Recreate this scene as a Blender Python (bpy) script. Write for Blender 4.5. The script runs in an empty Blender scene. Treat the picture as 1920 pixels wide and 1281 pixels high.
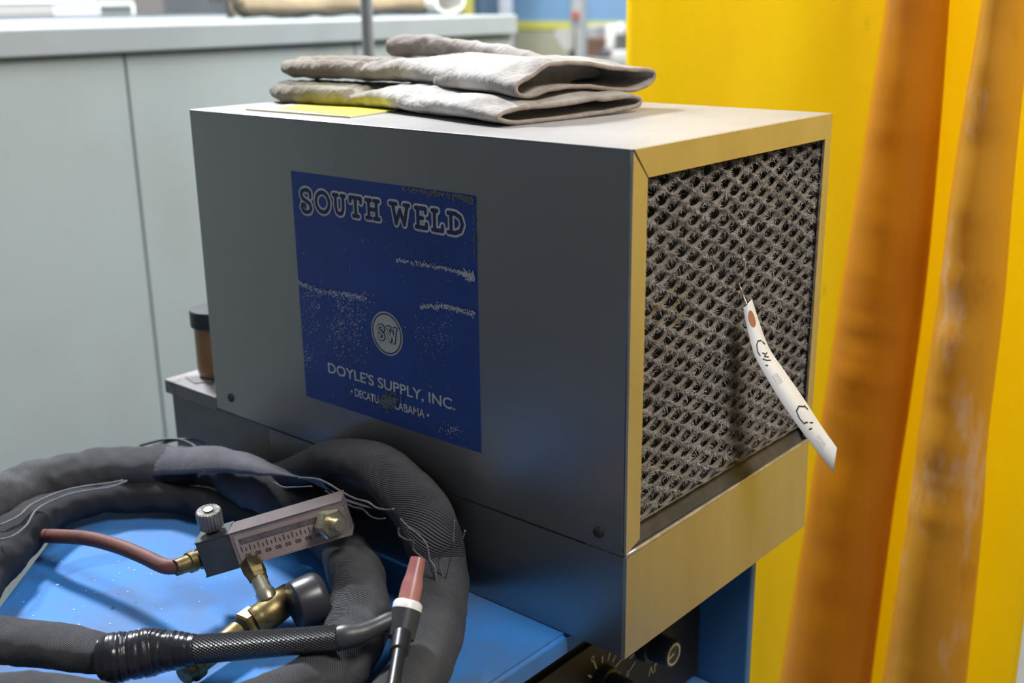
import bpy, bmesh, math, random
from mathutils import Vector, Matrix, noise
random.seed(7)
SC = bpy.context.scene
COL = SC.collection

# ------------------------------------------------------------------ camera
CAM = Vector((1.09972, -0.72757, 0.56316))
YAW, PIT, ROL = math.radians(130.98717), math.radians(16.86331), math.radians(-0.73351)
FPX = 2122.0
cd = Vector((math.cos(PIT)*math.cos(YAW), math.cos(PIT)*math.sin(YAW), -math.sin(PIT)))
r0 = cd.cross(Vector((0, 0, 1))).normalized()
u0 = r0.cross(cd)
cr = math.cos(ROL)*r0 + math.sin(ROL)*u0
cu = -math.sin(ROL)*r0 + math.cos(ROL)*u0
cam_data = bpy.data.cameras.new('camera')
cam = bpy.data.objects.new('camera', cam_data)
COL.objects.link(cam)
cam.matrix_world = Matrix(((cr.x, cu.x, -cd.x, CAM.x), (cr.y, cu.y, -cd.y, CAM.y), (cr.z, cu.z, -cd.z, CAM.z), (0, 0, 0, 1)))
cam_data.sensor_width = 36
cam_data.lens = FPX*36/1920
cam_data.clip_start = 0.02
cam_data.dof.use_dof = True
cam_data.dof.focus_distance = 1.04
cam_data.dof.aperture_fstop = 4.5
SC.camera = cam

# ------------------------------------------------------------------ world, lamps, exposure
SC.view_settings.view_transform = 'Standard'
SC.view_settings.look = 'None'
SC.view_settings.gamma = 1
SC.view_settings.use_curve_mapping = False
SC.view_settings.exposure = 0.0
W = bpy.data.worlds.new('hall_air')
SC.world = W
W.use_nodes = True
W.node_tree.nodes['Background'].inputs[0].default_value = (0.80, 0.88, 1.0, 1)
W.node_tree.nodes['Background'].inputs[1].default_value = 0.15


def lamp(name, loc, aim, size, power, color=(1, 1, 1), size_y=None):
    l = bpy.data.lights.new(name, 'AREA')
    l.energy = power
    l.color = color
    l.size = size
    if size_y:
        l.shape = 'RECTANGLE'
        l.size_y = size_y
    o = bpy.data.objects.new(name, l)
    COL.objects.link(o)
    o.location = loc
    o.rotation_euler = (Vector(aim)-Vector(loc)).to_track_quat('-Z', 'Y').to_euler()
    return o


lamp('high_bay_lamp', (-1.75, 0.60, 2.4), (0.2, 0, 0.2), 0.40, 165, (0.92, 0.96, 1.0))
lamp('booth_lamp', (-0.05, 1.7, 2.6), (-0.4, 0.7, 0.0), 0.9, 62, (0.93, 0.98, 1.0))
lamp('curtain_fill', (1.9, 0.0, 2.4), (1.0, 1.0, 0.2), 0.8, 62, (1.0, 0.97, 0.92))  # unseen area light added to brighten the curtain fronts
lamp('rear_booth_lamp', (0.4, 2.6, 2.0), (0.4, 0.8, 0.1), 1.0, 125, (1.0, 0.97, 0.9))
lamp('far_bay_lamp', (-2.5, 3.6, 3.0), (-3.0, 6.0, 0.6), 1.5, 270, (0.97, 0.98, 1.0))
FLOOR = -0.72


def at(px, py, axis, v):
    """point of the place seen at a spot of the photograph, on the plane axis = v"""
    q = cd + cr*((px-960)/FPX) - cu*((py-640.5)/FPX)
    return CAM + q*((v-CAM[axis])/q[axis])


# ------------------------------------------------------------------ materials
MATS = {}


def mat(name, col, rough=0.5, metal=0.0, col2=None, scale=8.0, lo=0.4, hi=0.65, detail=6, bump=0.0, bscale=60.0,
        stretch=(1, 1, 1), col3=None, scale3=30.0, lo3=0.6, hi3=0.7, spec=0.5, trans=0.0, sheen=0.0, rough2=None):
    m = bpy.data.materials.new(name)
    m.use_nodes = True
    nt = m.node_tree
    b = nt.nodes['Principled BSDF']
    b.inputs['Base Color'].default_value = (*col, 1)
    b.inputs['Roughness'].default_value = rough
    b.inputs['Metallic'].default_value = metal
    b.inputs['Specular IOR Level'].default_value = spec
    if trans:
        b.inputs['Transmission Weight'].default_value = trans
    if sheen:
        b.inputs['Sheen Weight'].default_value = sheen
    tc = nt.nodes.new('ShaderNodeTexCoord')
    mp = nt.nodes.new('ShaderNodeMapping')
    mp.inputs['Scale'].default_value = stretch
    nt.links.new(tc.outputs['Object'], mp.inputs['Vector'])
    src = None

    def layer(base, c2, sc, l, h, socket):
        n = nt.nodes.new('ShaderNodeTexNoise')
        n.inputs['Scale'].default_value = sc
        n.inputs['Detail'].default_value = detail
        n.inputs['Roughness'].default_value = 0.62
        nt.links.new(mp.outputs['Vector'], n.inputs['Vector'])
        r = nt.nodes.new('ShaderNodeMapRange')
        r.inputs['From Min'].default_value = l
        r.inputs['From Max'].default_value = h
        nt.links.new(n.outputs['Fac'], r.inputs['Value'])
        x = nt.nodes.new('ShaderNodeMix')
        x.data_type = 'RGBA'
        nt.links.new(r.outputs['Result'], x.inputs[0])
        if socket is None:
            x.inputs[6].default_value = (*base, 1)
        else:
            nt.links.new(socket, x.inputs[6])
        x.inputs[7].default_value = (*c2, 1)
        return x.outputs[2], r.outputs['Result']
    if col2:
        src, f2 = layer(col, col2, scale, lo, hi, None)
        if rough2 is not None:
            rr = nt.nodes.new('ShaderNodeMapRange')
            rr.inputs['To Min'].default_value = rough
            rr.inputs['To Max'].default_value = rough2
            nt.links.new(f2, rr.inputs['Value'])
            nt.links.new(rr.outputs['Result'], b.inputs['Roughness'])
    if col3:
        src, _ = layer(col, col3, scale3, lo3, hi3, src)
    if src:
        nt.links.new(src, b.inputs['Base Color'])
    if bump:
        n = nt.nodes.new('ShaderNodeTexNoise')
        n.inputs['Scale'].default_value = bscale
        n.inputs['Detail'].default_value = 4
        nt.links.new(mp.outputs['Vector'], n.inputs['Vector'])
        bp = nt.nodes.new('ShaderNodeBump')
        bp.inputs['Strength'].default_value = bump
        bp.inputs['Distance'].default_value = 0.002
        nt.links.new(n.outputs['Fac'], bp.inputs['Height'])
        nt.links.new(bp.outputs['Normal'], b.inputs['Normal'])
    MATS[name] = m
    return m


def stripe_bump(m, sx, sy, strength, dist=0.001, dark=None):
    """ribs running over the UV map of a woven or knurled part"""
    nt = m.node_tree
    b = nt.nodes['Principled BSDF']
    uv = nt.nodes.new('ShaderNodeUVMap')
    sep = nt.nodes.new('ShaderNodeSeparateXYZ')
    nt.links.new(uv.outputs['UV'], sep.inputs[0])

    def mul(sock, v):
        k = nt.nodes.new('ShaderNodeMath')
        k.operation = 'MULTIPLY'
        k.inputs[1].default_value = v
        nt.links.new(sock, k.inputs[0])
        return k.outputs[0]
    ad = nt.nodes.new('ShaderNodeMath')
    nt.links.new(mul(sep.outputs[0], sx), ad.inputs[0])
    nt.links.new(mul(sep.outputs[1], sy), ad.inputs[1])
    sn = nt.nodes.new('ShaderNodeMath')
    sn.operation = 'SINE'
    nt.links.new(ad.outputs[0], sn.inputs[0])
    bp = nt.nodes.new('ShaderNodeBump')
    bp.inputs['Strength'].default_value = strength
    bp.inputs['Distance'].default_value = dist
    nt.links.new(sn.outputs[0], bp.inputs['Height'])
    if b.inputs['Normal'].links:
        nt.links.new(b.inputs['Normal'].links[0].from_socket, bp.inputs['Normal'])
    nt.links.new(bp.outputs['Normal'], b.inputs['Normal'])
    return m


STEEL = mat('brushed_steel', (0.33, 0.34, 0.345), 0.34, 0.95, (0.36, 0.36, 0.355), 5, 0.35, 0.7, bump=0.05, bscale=220, stretch=(1, 1, 0.08), rough2=0.34)
STEELTOP = mat('dusty_steel', (0.42, 0.41, 0.41), 0.42, 0.30, (0.30, 0.285, 0.285), 7, 0.42, 0.75, col3=(0.50, 0.48, 0.475), scale3=2.5, lo3=0.45, hi3=0.65)
FRAME = mat('smooth_steel', (0.66, 0.62, 0.56), 0.36, 0.85, (0.58, 0.53, 0.46), 14, 0.4, 0.7, stretch=(1, 1, 0.3))
PANEL = mat('lower_panel_steel', (0.62, 0.58, 0.52), 0.36, 0.85, (0.54, 0.49, 0.41), 9, 0.4, 0.7, stretch=(1, 1, 0.12), col3=(0.70, 0.66, 0.6), scale3=45, lo3=0.68, hi3=0.74)
TANK = mat('dull_tank_steel', (0.20, 0.205, 0.195), 0.55, 0.15, (0.155, 0.155, 0.15), 12, 0.4, 0.65)
DARKGAP = mat('black_filter_foam', (0.012, 0.011, 0.010), 0.95)
MESHM = mat('dusty_expanded_metal', (0.15, 0.127, 0.108), 0.92, 0.0, (0.23, 0.20, 0.178), 40, 0.4, 0.62, col3=(0.20, 0.13, 0.045), scale3=6, lo3=0.56, hi3=0.72, bump=0.8, bscale=500)
LINT = mat('grey_lint', (0.26, 0.23, 0.21), 0.95, 0, (0.50, 0.46, 0.43), 30, 0.4, 0.6)
BLUE = mat('blue_machine_paint', (0.048, 0.225, 0.62), 0.58, 0, (0.10, 0.155, 0.26), 6, 0.44, 0.68, col3=(0.10, 0.12, 0.17), scale3=30, lo3=0.60, hi3=0.78, bump=0.05, bscale=90, spec=0.2)
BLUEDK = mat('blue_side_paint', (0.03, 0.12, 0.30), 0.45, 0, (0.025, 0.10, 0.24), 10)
BLACKP = mat('black_panel', (0.022, 0.017, 0.011), 0.5, 0, (0.035, 0.024, 0.012), 12)
BLACK = mat('black_plastic', (0.018, 0.018, 0.02), 0.35)
RUBBER = mat('black_rubber', (0.022, 0.022, 0.025), 0.42, bump=0.1, bscale=200)
GREYB = mat('charcoal_plastic', (0.045, 0.047, 0.052), 0.4)
TAPE = mat('glossy_black_tape', (0.02, 0.02, 0.026), 0.22, bump=0.5, bscale=70, stretch=(1, 1, 1))
CANVAS = mat('black_ribbed_cover', (0.058, 0.058, 0.068), 0.85, 0, (0.082, 0.081, 0.092), 25, 0.4, 0.62, bump=0.25, bscale=260, sheen=0.08)
stripe_bump(CANVAS, 330, 2600, 0.9, 0.0012)
CANVASSHADE = mat('shaded_cover_lining', (0.013, 0.013, 0.016), 0.9)  # lining blackened to carry the shade under the coil
FLAP = mat('flat_cover_flap', (0.068, 0.068, 0.086), 0.9, 0, (0.095, 0.095, 0.113), 40, 0.4, 0.6, bump=0.3, bscale=400, sheen=0.1)
EDGE = mat('frayed_edge_tape', (0.17, 0.165, 0.175), 0.9, bump=0.4, bscale=500)
BRAID = mat('braided_handle', (0.05, 0.05, 0.056), 0.3)
stripe_bump(BRAID, 190, 1500, 0.8, 0.0014)
stripe_bump(BRAID, -190, 1500, 0.8, 0.0014)
PINK = mat('pink_ceramic', (0.46, 0.19, 0.17), 0.35, 0, (0.36, 0.13, 0.12), 30)
WHITE = mat('white_ceramic', (0.88, 0.87, 0.86), 0.35)
BRASS = mat('aged_brass', (0.30, 0.225, 0.09), 0.42, 0.8, (0.10, 0.075, 0.04), 50, 0.38, 0.62)
ZINC = mat('zinc_plate', (0.62, 0.58, 0.45), 0.3, 0.9, (0.5, 0.46, 0.3), 80)
NICKEL = mat('knurled_nickel', (0.36, 0.35, 0.32), 0.4, 0.8, (0.26, 0.25, 0.22), 90)
stripe_bump(NICKEL, 150, 0, 1.0, 0.001)
BLOCK = mat('dark_metal_block', (0.10, 0.11, 0.115), 0.45, 0.6, (0.08, 0.085, 0.09), 40)
ACRYL = mat('cloudy_acrylic', (0.50, 0.43, 0.43), 0.2, 0, trans=0.6, col2=(0.42, 0.36, 0.36), scale=40)
SCALE = mat('pinkish_scale_card', (0.40, 0.31, 0.29), 0.4, 0, (0.32, 0.25, 0.24), 60)
INK = mat('dark_print', (0.03, 0.028, 0.035), 0.6)
HOSE = mat('red_brown_hose', (0.165, 0.060, 0.048), 0.6, 0, (0.12, 0.045, 0.04), 60, bump=0.15, bscale=300)
LEATHER = mat('grey_suede', (0.50, 0.47, 0.44), 0.92, 0, (0.30, 0.265, 0.24), 22, 0.42, 0.68, bump=0.6, bscale=160, col3=(0.62, 0.60, 0.575), scale3=9, lo3=0.5, hi3=0.64, sheen=0.2)
BIND = mat('worn_hem_suede', (0.34, 0.29, 0.255), 0.95, 0, (0.24, 0.20, 0.175), 60, bump=0.6, bscale=200)
YCARD = mat('yellow_card', (0.85, 0.76, 0.03), 0.5, 0, (0.78, 0.70, 0.05), 20)
CREAM = mat('cream_edge', (0.70, 0.64, 0.44), 0.7)
DECAL = mat('worn_blue_sticker', (0.014, 0.052, 0.26), 0.4, 0, (0.018, 0.068, 0.33), 14, 0.35, 0.7, col3=(0.06, 0.085, 0.20), scale3=120, lo3=0.62, hi3=0.78)
DECALW = mat('sticker_off_white', (0.74, 0.745, 0.72), 0.5, 0, (0.62, 0.625, 0.60), 90)
DECALN = mat('sticker_navy', (0.014, 0.024, 0.11), 0.5)
DECALC = mat('sticker_cream', (0.66, 0.65, 0.57), 0.55, 0, (0.58, 0.57, 0.50), 40)
SCRATCH = mat('sticker_scratches', (0.64, 0.65, 0.66), 0.6)
PAPER = mat('white_tag_card', (0.86, 0.86, 0.87), 0.6)
REDPATCH = mat('tag_reinforcement', (0.45, 0.17, 0.10), 0.6)
WIRE = mat('tag_wire', (0.6, 0.56, 0.5), 0.3, 0.8)
CABM = mat('grey_green_paint', (0.345, 0.405, 0.42), 0.5, 0, (0.32, 0.37, 0.375), 3, 0.4, 0.65, col3=(0.26, 0.285, 0.28), scale3=14, lo3=0.66, hi3=0.82)
CABTOP = mat('grey_top_paint', (0.33, 0.37, 0.395), 0.4, 0, (0.30, 0.335, 0.355), 4)
POSTM = mat('galvanised_pipe', (0.34, 0.35, 0.37), 0.4, 0.6)
LIDM = mat('dusty_lid', (0.20, 0.19, 0.19), 0.5, 0.3, (0.30, 0.28, 0.28), 10, 0.45, 0.6, col3=(0.10, 0.095, 0.09), scale3=30, lo3=0.6, hi3=0.7)
JARB = mat('tan_jar', (0.36, 0.19, 0.075), 0.35, 0, (0.30, 0.15, 0.06), 20)
JARL = mat('charcoal_jar_lid', (0.035, 0.037, 0.04), 0.45)
TAN = mat('tan_canvas', (0.36, 0.28, 0.18), 0.9, 0, (0.26, 0.20, 0.13), 8)
OLIVE = mat('dark_olive_canvas', (0.045, 0.040, 0.028), 0.9)
CARDW = mat('white_plastic', (0.80, 0.80, 0.78), 0.5)
CONC = mat('concrete', (0.13, 0.13, 0.127), 0.75, 0, (0.10, 0.10, 0.095), 2.5, bump=0.1)


def curtain_mat(name, col, col2, scale, lo, hi, stretch, tr, col3=None, scale3=20, lo3=0.6, hi3=0.75, rough=0.3):
    m = mat(name, col, rough, 0, col2, scale, lo, hi, stretch=stretch, col3=col3, scale3=scale3, lo3=lo3, hi3=hi3)
    nt = m.node_tree
    b = nt.nodes['Principled BSDF']
    t = nt.nodes.new('ShaderNodeBsdfTranslucent')
    mx = nt.nodes.new('ShaderNodeMixShader')
    mx.inputs[0].default_value = tr
    src = b.inputs['Base Color'].links[0].from_socket
    nt.links.new(src, t.inputs['Color'])
    nt.links.new(b.outputs[0], mx.inputs[1])
    nt.links.new(t.outputs[0], mx.inputs[2])
    nt.links.new(mx.outputs[0], nt.nodes['Material Output'].inputs[0])
    return m


YEL = curtain_mat('yellow_vinyl', (0.93, 0.74, 0.006), (0.90, 0.68, 0.008), 2.2, 0.4, 0.65, (1, 1, 0.4), 0.45, (0.50, 0.34, 0.03), 26, 0.68, 0.8)
ORG = curtain_mat('orange_vinyl', (0.80, 0.36, 0.012), (0.70, 0.27, 0.010), 5, 0.4, 0.65, (2, 2, 0.3), 0.35, (0.62, 0.34, 0.10), 16, 0.6, 0.75)
ORGW = curtain_mat('scuffed_orange_vinyl', (0.76, 0.38, 0.03), (0.82, 0.66, 0.50), 9, 0.54, 0.74, (1.6, 1.6, 0.55), 0.3, (0.66, 0.28, 0.02), 14, 0.56, 0.7)

# ------------------------------------------------------------------ object helpers


def base_of(o):
    v = Vector((0, 0, 0))
    while o:
        v = v + o.location
        o = o.parent
    return v


def obj(name, bm, m, parent=None, smooth=False, uv=False):
    me = bpy.data.meshes.new(name)
    if parent is not None:
        bmesh.ops.translate(bm, verts=bm.verts, vec=-base_of(parent))
    bmesh.ops.recalc_face_normals(bm, faces=bm.faces)
    if smooth:
        for f in bm.faces:
            f.smooth = True
    bm.to_mesh(me)
    bm.free()
    if smooth == 'auto':
        me.set_sharp_from_angle(angle=math.radians(35))
    for mm in (m if isinstance(m, (list, tuple)) else [m]):
        me.materials.append(mm)
    o = bpy.data.objects.new(name, me)
    COL.objects.link(o)
    if parent is not None:
        o.parent = parent
    return o


def thing(name, label, cat, loc, group=None):
    o = bpy.data.objects.new(name, None)
    o.empty_display_size = 0.02
    COL.objects.link(o)
    o.location = loc
    o['label'] = label
    o['category'] = cat
    if group:
        o['group'] = group
    return o


def tag(o, label, cat, group=None):
    o['label'] = label
    o['category'] = cat
    if group:
        o['group'] = group
    return o


def recentre(o):
    """move the origin of a one-mesh thing to the middle of its footprint"""
    vs = [v.co for v in o.data.vertices]
    c = Vector(((min(v.x for v in vs)+max(v.x for v in vs))/2, (min(v.y for v in vs)+max(v.y for v in vs))/2, min(v.z for v in vs)))
    o.data.transform(Matrix.Translation(-c))
    o.location = c
    return o


def structure(o):
    o['kind'] = 'structure'
    return o


def box(bm, x0, y0, z0, x1, y1, z1, bev=0.0):
    b = bmesh.new()
    bmesh.ops.create_cube(b, size=1)
    for v in b.verts:
        v.co = Vector(((x0+x1)/2+v.co.x*(x1-x0), (y0+y1)/2+v.co.y*(y1-y0), (z0+z1)/2+v.co.z*(z1-z0)))
    if bev:
        bmesh.ops.bevel(b, geom=list(b.edges), offset=bev, segments=2, affect='EDGES', profile=0.5)
    merge(bm, b)
    return bm


def merge(bm, b, M=None):
    me = bpy.data.meshes.new('tmp')
    if M is not None:
        bmesh.ops.transform(b, matrix=M, verts=b.verts)
    b.to_mesh(me)
    b.free()
    bm.from_mesh(me)
    bpy.data.meshes.remove(me)


def frame_of(axis, up=Vector((0, 0, 1))):
    z = axis.normalized()
    if abs(z.dot(up)) > 0.98:
        up = Vector((0, 1, 0))
    x = up.cross(z).normalized()
    y = z.cross(x)
    return x, y, z


def lathe(bm, p0, axis, prof, n=32, up=Vector((0, 0, 1)), cap=True):
    """profile (distance along the axis, radius) turned round an axis; UV u round, v along"""
    x, y, z = frame_of(Vector(axis), up)
    p0 = Vector(p0)
    uvl = bm.loops.layers.uv.verify()
    rings = []
    for (t, r) in prof:
        rings.append([bm.verts.new(p0+z*t+(x*math.cos(2*math.pi*i/n)+y*math.sin(2*math.pi*i/n))*r) for i in range(n)])
    for k in range(len(rings)-1):
        for i in range(n):
            j = (i+1) % n
            f = bm.faces.new((rings[k][i], rings[k][j], rings[k+1][j], rings[k+1][i]))
            uvs = ((i/n, prof[k][0]), ((i+1)/n, prof[k][0]), ((i+1)/n, prof[k+1][0]), (i/n, prof[k+1][0]))
            for lp, q in zip(f.loops, uvs):
                lp[uvl].uv = q
    if cap:
        bm.faces.new(rings[0][::-1])
        bm.faces.new(rings[-1])
    return bm


def catmull(pts, n):
    """resample a list of equal-length tuples smoothly"""
    P = [Vector(p) for p in pts]
    out = []
    m = len(P)
    for i in range(m-1):
        a, b, c, d = P[max(i-1, 0)], P[i], P[i+1], P[min(i+2, m-1)]
        for k in range(n):
            t = k/n
            out.append(0.5*((2*b)+(c-a)*t+(2*a-5*b+4*c-d)*t*t+(3*b-a-3*c+d)*t*t*t))
    out.append(P[-1])
    return out


def cat_n(pts, n):
    k = len(pts[0])
    out = []
    m = len(pts)
    for i in range(m-1):
        A, B, C_, D = pts[max(i-1, 0)], pts[i], pts[i+1], pts[min(i+2, m-1)]
        for s in range(n):
            t = s/n
            out.append(tuple(0.5*((2*B[j])+(C_[j]-A[j])*t+(2*A[j]-5*B[j]+4*C_[j]-D[j])*t*t+(3*B[j]-A[j]-3*C_[j]+D[j])*t*t*t) for j in range(k)))
    out.append(tuple(pts[-1]))
    return out


def tube(bm, pts, n=8, ring=24, wob=0.0, wscale=18.0, flat=1.0, up=Vector((0, 0, 1)), cap=True, seed=0.0):
    """pts: (x,y,z,r) tuples, smoothed; UV u round, v along in metres; wob adds folds"""
    S = cat_n([tuple(p) for p in pts], n) if n > 1 else [tuple(p) for p in pts]
    C_ = [Vector(s[:3]) for s in S]
    R = [s[3] for s in S]
    uvl = bm.loops.layers.uv.verify()
    rings = []
    L = 0
    Ls = []
    px = None
    for i, c in enumerate(C_):
        t = (C_[min(i+1, len(C_)-1)]-C_[max(i-1, 0)]).normalized()
        if px is None:
            x, y, _ = frame_of(t, up)
        else:
            x = (px-t*px.dot(t)).normalized()
            y = t.cross(x)
        px = x
        if i:
            L += (c-C_[i-1]).length
        Ls.append(L)
        vs = []
        for k in range(ring):
            a = 2*math.pi*k/ring
            dirv = x*math.cos(a)+y*math.sin(a)*flat
            rr = R[i]
            if wob:
                q = c+dirv*rr
                rr *= 1+wob*(noise.noise(q*wscale+Vector((seed, 0, 0)))+0.5*noise.noise(q*wscale*2.7))
            vs.append(bm.verts.new(c+dirv*rr))
        rings.append(vs)
    for i in range(len(rings)-1):
        for k in range(ring):
            j = (k+1) % ring
            f = bm.faces.new((rings[i][k], rings[i][j], rings[i+1][j], rings[i+1][k]))
            for lp, q in zip(f.loops, ((k/ring, Ls[i]), ((k+1)/ring, Ls[i]), ((k+1)/ring, Ls[i+1]), (k/ring, Ls[i+1]))):
                lp[uvl].uv = q
    if cap:
        bm.faces.new(rings[0][::-1])
        bm.faces.new(rings[-1])
    return bm


def strokes(bm, polys, w, to3d, off, close=False):
    """flat pen strokes of width w on a surface; to3d(u, v, off) gives the point"""
    for P in polys:
        n = len(P)
        for i in range(n-1):
            off += 1.5e-6
            (a, b), (c, d) = P[i], P[i+1]
            dx, dy = c-a, d-b
            l = math.hypot(dx, dy) or 1e-9
            nx, ny = -dy/l*w/2, dx/l*w/2
            bm.faces.new([bm.verts.new(to3d(*q, off)) for q in ((a+nx, b+ny), (c+nx, d+ny), (c-nx, d-ny), (a-nx, b-ny))])
        for (a, b) in P:
            off += 1.5e-6
            bm.faces.new([bm.verts.new(to3d(a+math.cos(t*math.pi/5)*w/2, b+math.sin(t*math.pi/5)*w/2, off)) for t in range(10)])


def arc(cx, cy, rx, ry, a0, a1, n=14):
    return [(cx+rx*math.cos(math.radians(a0+(a1-a0)*i/n)), cy+ry*math.sin(math.radians(a0+(a1-a0)*i/n))) for i in range(n+1)]


def text_polys(body, m, name, to3d, u0, v0, u1, v1, off, parent):
    """lettering laid into the box u0..u1, v0..v1 of a surface"""
    cu_ = bpy.data.curves.new('lettering', 'FONT')
    cu_.body = body
    cu_.offset = 0.014
    to = bpy.data.objects.new('lettering', cu_)
    COL.objects.link(to)
    dg = bpy.context.evaluated_depsgraph_get()
    me = bpy.data.meshes.new_from_object(to.evaluated_get(dg))
    bpy.data.objects.remove(to)
    xs = [v.co.x for v in me.vertices]
    ys = [v.co.y for v in me.vertices]
    a, b, c, d = min(xs), max(xs), min(ys), max(ys)
    bm = bmesh.new()
    bm.from_mesh(me)
    bpy.data.meshes.remove(me)
    for v in bm.verts:
        v.co = to3d(u0+(v.co.x-a)/(b-a)*(u1-u0), v0+(v.co.y-c)/(d-c)*(v1-v0), off)
    return obj(name, bm, m, parent)


def prism(bm, poly, z0, z1):
    a = [bm.verts.new((x, y, z0)) for x, y in poly]
    b = [bm.verts.new((x, y, z1)) for x, y in poly]
    n = len(poly)
    bm.faces.new(a[::-1])
    bm.faces.new(b)
    for i in range(n):
        bm.faces.new((a[i], a[(i+1) % n], b[(i+1) % n], b[i]))
    return bm


# ------------------------------------------------------------------ the setting
bm = bmesh.new()
box(bm, -7, -4, FLOOR-0.1, 5, 6.2, FLOOR)
structure(obj('floor', bm, CONC))
zs0, zs1 = at(1020, 55, 1, 6).z, at(1020, 40, 1, 6).z
WALLB = mat('blue_wall_paint', (0.20, 0.36, 0.56), 0.6, 0, (0.17, 0.31, 0.48), 2)
WALLC = mat('beige_wall_paint', (0.40, 0.40, 0.29), 0.7, 0, (0.36, 0.36, 0.26), 2)
WALLY = mat('yellow_stripe_paint', (0.62, 0.60, 0.12), 0.6)
bm = bmesh.new()
box(bm, -7, 6, FLOOR, 5, 6.2, zs0)
structure(obj('wall_back', bm, WALLC))
bm = bmesh.new()
box(bm, -7, 6, zs1, 5, 6.2, 2.6)
structure(obj('wall_back.001', bm, WALLB))
bm = bmesh.new()
box(bm, -7, 5.99, zs0, 5, 6.2, zs1)
structure(obj('trim_1', bm, WALLY))
bm = bmesh.new()
box(bm, -7.2, -4, FLOOR, -7, 6.2, 2.6)
structure(obj('wall_left', bm, mat('grey_wall_paint', (0.30, 0.33, 0.36), 0.7, 0, (0.25, 0.28, 0.30), 2)))

# ------------------------------------------------------------------ blue welding power source
XF = 0.53          # front edge of its top
wel = thing('welding_machine', 'blue welding power source carrying the steel cooler, with a black knob panel', 'welding machine', (0.2, 0.0, FLOOR))
bm = bmesh.new()
poly = [(XF, -0.40), (XF, 0.37), (-0.10, 0.37), (-0.10, -0.136), (0.095, -0.331), (0.095, -0.40)]
prism(bm, poly, -0.020, 0.0)
bmesh.ops.bevel(bm, geom=[e for e in bm.edges if abs(e.verts[0].co.z) < 1e-6 and abs(e.verts[1].co.z) < 1e-6], offset=0.004, segments=3, affect='EDGES')
obj('top_cover', bm, BLUE, wel)
bm = bmesh.new()
for (px, py, sz) in ((211, 1141, 0.0032), (222, 1113, 0.0014), (134, 1170, 0.0012), (255, 1130, 0.001)):
    c_ = at(px, py, 2, 0.0)
    bm.faces.new([bm.verts.new((c_.x+math.cos(k*0.785)*sz*random.uniform(.6, 1), c_.y+math.sin(k*0.785)*sz*random.uniform(.5, 1), 0.0004)) for k in range(8)])
pk = obj('paint_chips', bm, MATS['black_rubber'], wel)
pk['kind'] = 'stuff'
bm = bmesh.new()
for _ in range(60):
    px, py, sz = random.uniform(30, 560), random.uniform(1050, 1200), random.uniform(0.0003, 0.0008)
    if _ == 0:
        px, py, sz = 108, 1097, 0.0016
    c_ = at(px, py, 2, 0.0)
    bm.faces.new([bm.verts.new((c_.x+math.cos(k*1.05)*sz, c_.y+math.sin(k*1.05)*sz, 0.0004)) for k in range(6)])
pk = obj('dust_specks', bm, WHITE, wel)
pk['kind'] = 'stuff'
bm = bmesh.new()
prism(bm, [(0.46, -0.395), (0.46, 0.365), (-0.095, 0.365), (-0.095, -0.141), (0.10, -0.335), (0.10, -0.395)], FLOOR, -0.020)
obj('body', bm, BLUEDK, wel)
bm = bmesh.new()
box(bm, 0.44, 0.340, FLOOR+0.02, 0.535, 0.352, -0.021, 0.002)
obj('side_flange', bm, mat('flange_paint', (0.05, 0.16, 0.36), 0.4), wel)
bm = bmesh.new()
box(bm, 0.462, -0.39, -0.235, 0.470, 0.338, -0.093, 0.001)
cp = obj('control_panel', bm, BLACKP, wel)
bm = bmesh.new()
box(bm, 0.4605, -0.39, -0.094, 0.4635, 0.338, -0.021)
obj('recess_shade', bm, BLACK, wel)  # black sheet standing in for the shadow under the top's lip
bm = bmesh.new()
box(bm, 0.462, -0.39, -0.60, 0.52, 0.338, -0.24, 0.006)
obj('front_panel', bm, BLUE, wel)


def pan(y, z, off):
    return Vector((0.470+off, y, z))


KN = [at(1212, 1206, 0, 0.470), at(1128, 1281, 0, 0.470), at(1035, 1362, 0, 0.470)]
bm = bmesh.new()
for k, c in enumerate(KN):
    for i in range(11):
        a = math.radians(-30+240*i/10)
        cy_, cz_ = math.cos(a), math.sin(a)
        strokes(bm, [[(c.y+cy_*0.026, c.z+cz_*0.026), (c.y+cy_*(0.033 if i % 2 else 0.037), c.z+cz_*(0.033 if i % 2 else 0.037))]], 0.0022, pan, 0.0006)
        if i % 2 == 0:
            strokes(bm, [arc(c.y+cy_*0.042, c.z+cz_*0.042, 0.0022, 0.0032, 0, 330, 8)], 0.0012, pan, 0.0006)
    strokes(bm, [[(c.y+0.006, c.z-0.046), (c.y+0.010, c.z-0.036), (c.y+0.014, c.z-0.046)], [(c.y+0.018, c.z-0.046), (c.y+0.018, c.z-0.037), (c.y+0.024, c.z-0.037)],
                 [(c.y-0.055, c.z+0.020), (c.y-0.040, c.z+0.020)], [(c.y-0.055, c.z+0.012), (c.y-0.046, c.z+0.016)]], 0.002, pan, 0.0006)
obj('dial_marks', bm, mat('panel_print', (0.62, 0.58, 0.48), 0.6), cp)
for c in KN:
    bm = bmesh.new()
    lathe(bm, c+Vector((0.0005, 0, 0)), (1, 0, 0), [(0, 0.021), (0.010, 0.020), (0.011, 0.0165), (0.034, 0.0155), (0.036, 0.0145)], 36)
    kb = obj('knob', bm, BLACK, wel, 'auto')
    bm = bmesh.new()
    strokes(bm, [arc(c.y, c.z, 0.0118, 0.0118, 0, 360, 40), [(c.y-0.010, c.z-0.001), (c.y-0.001, c.z+0.001)]], 0.0026, lambda y, z, o_: Vector((c.x+0.0365+o_, y, z)), 0.0004)
    obj('knob_mark', bm, MATS['panel_print'], kb)

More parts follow.
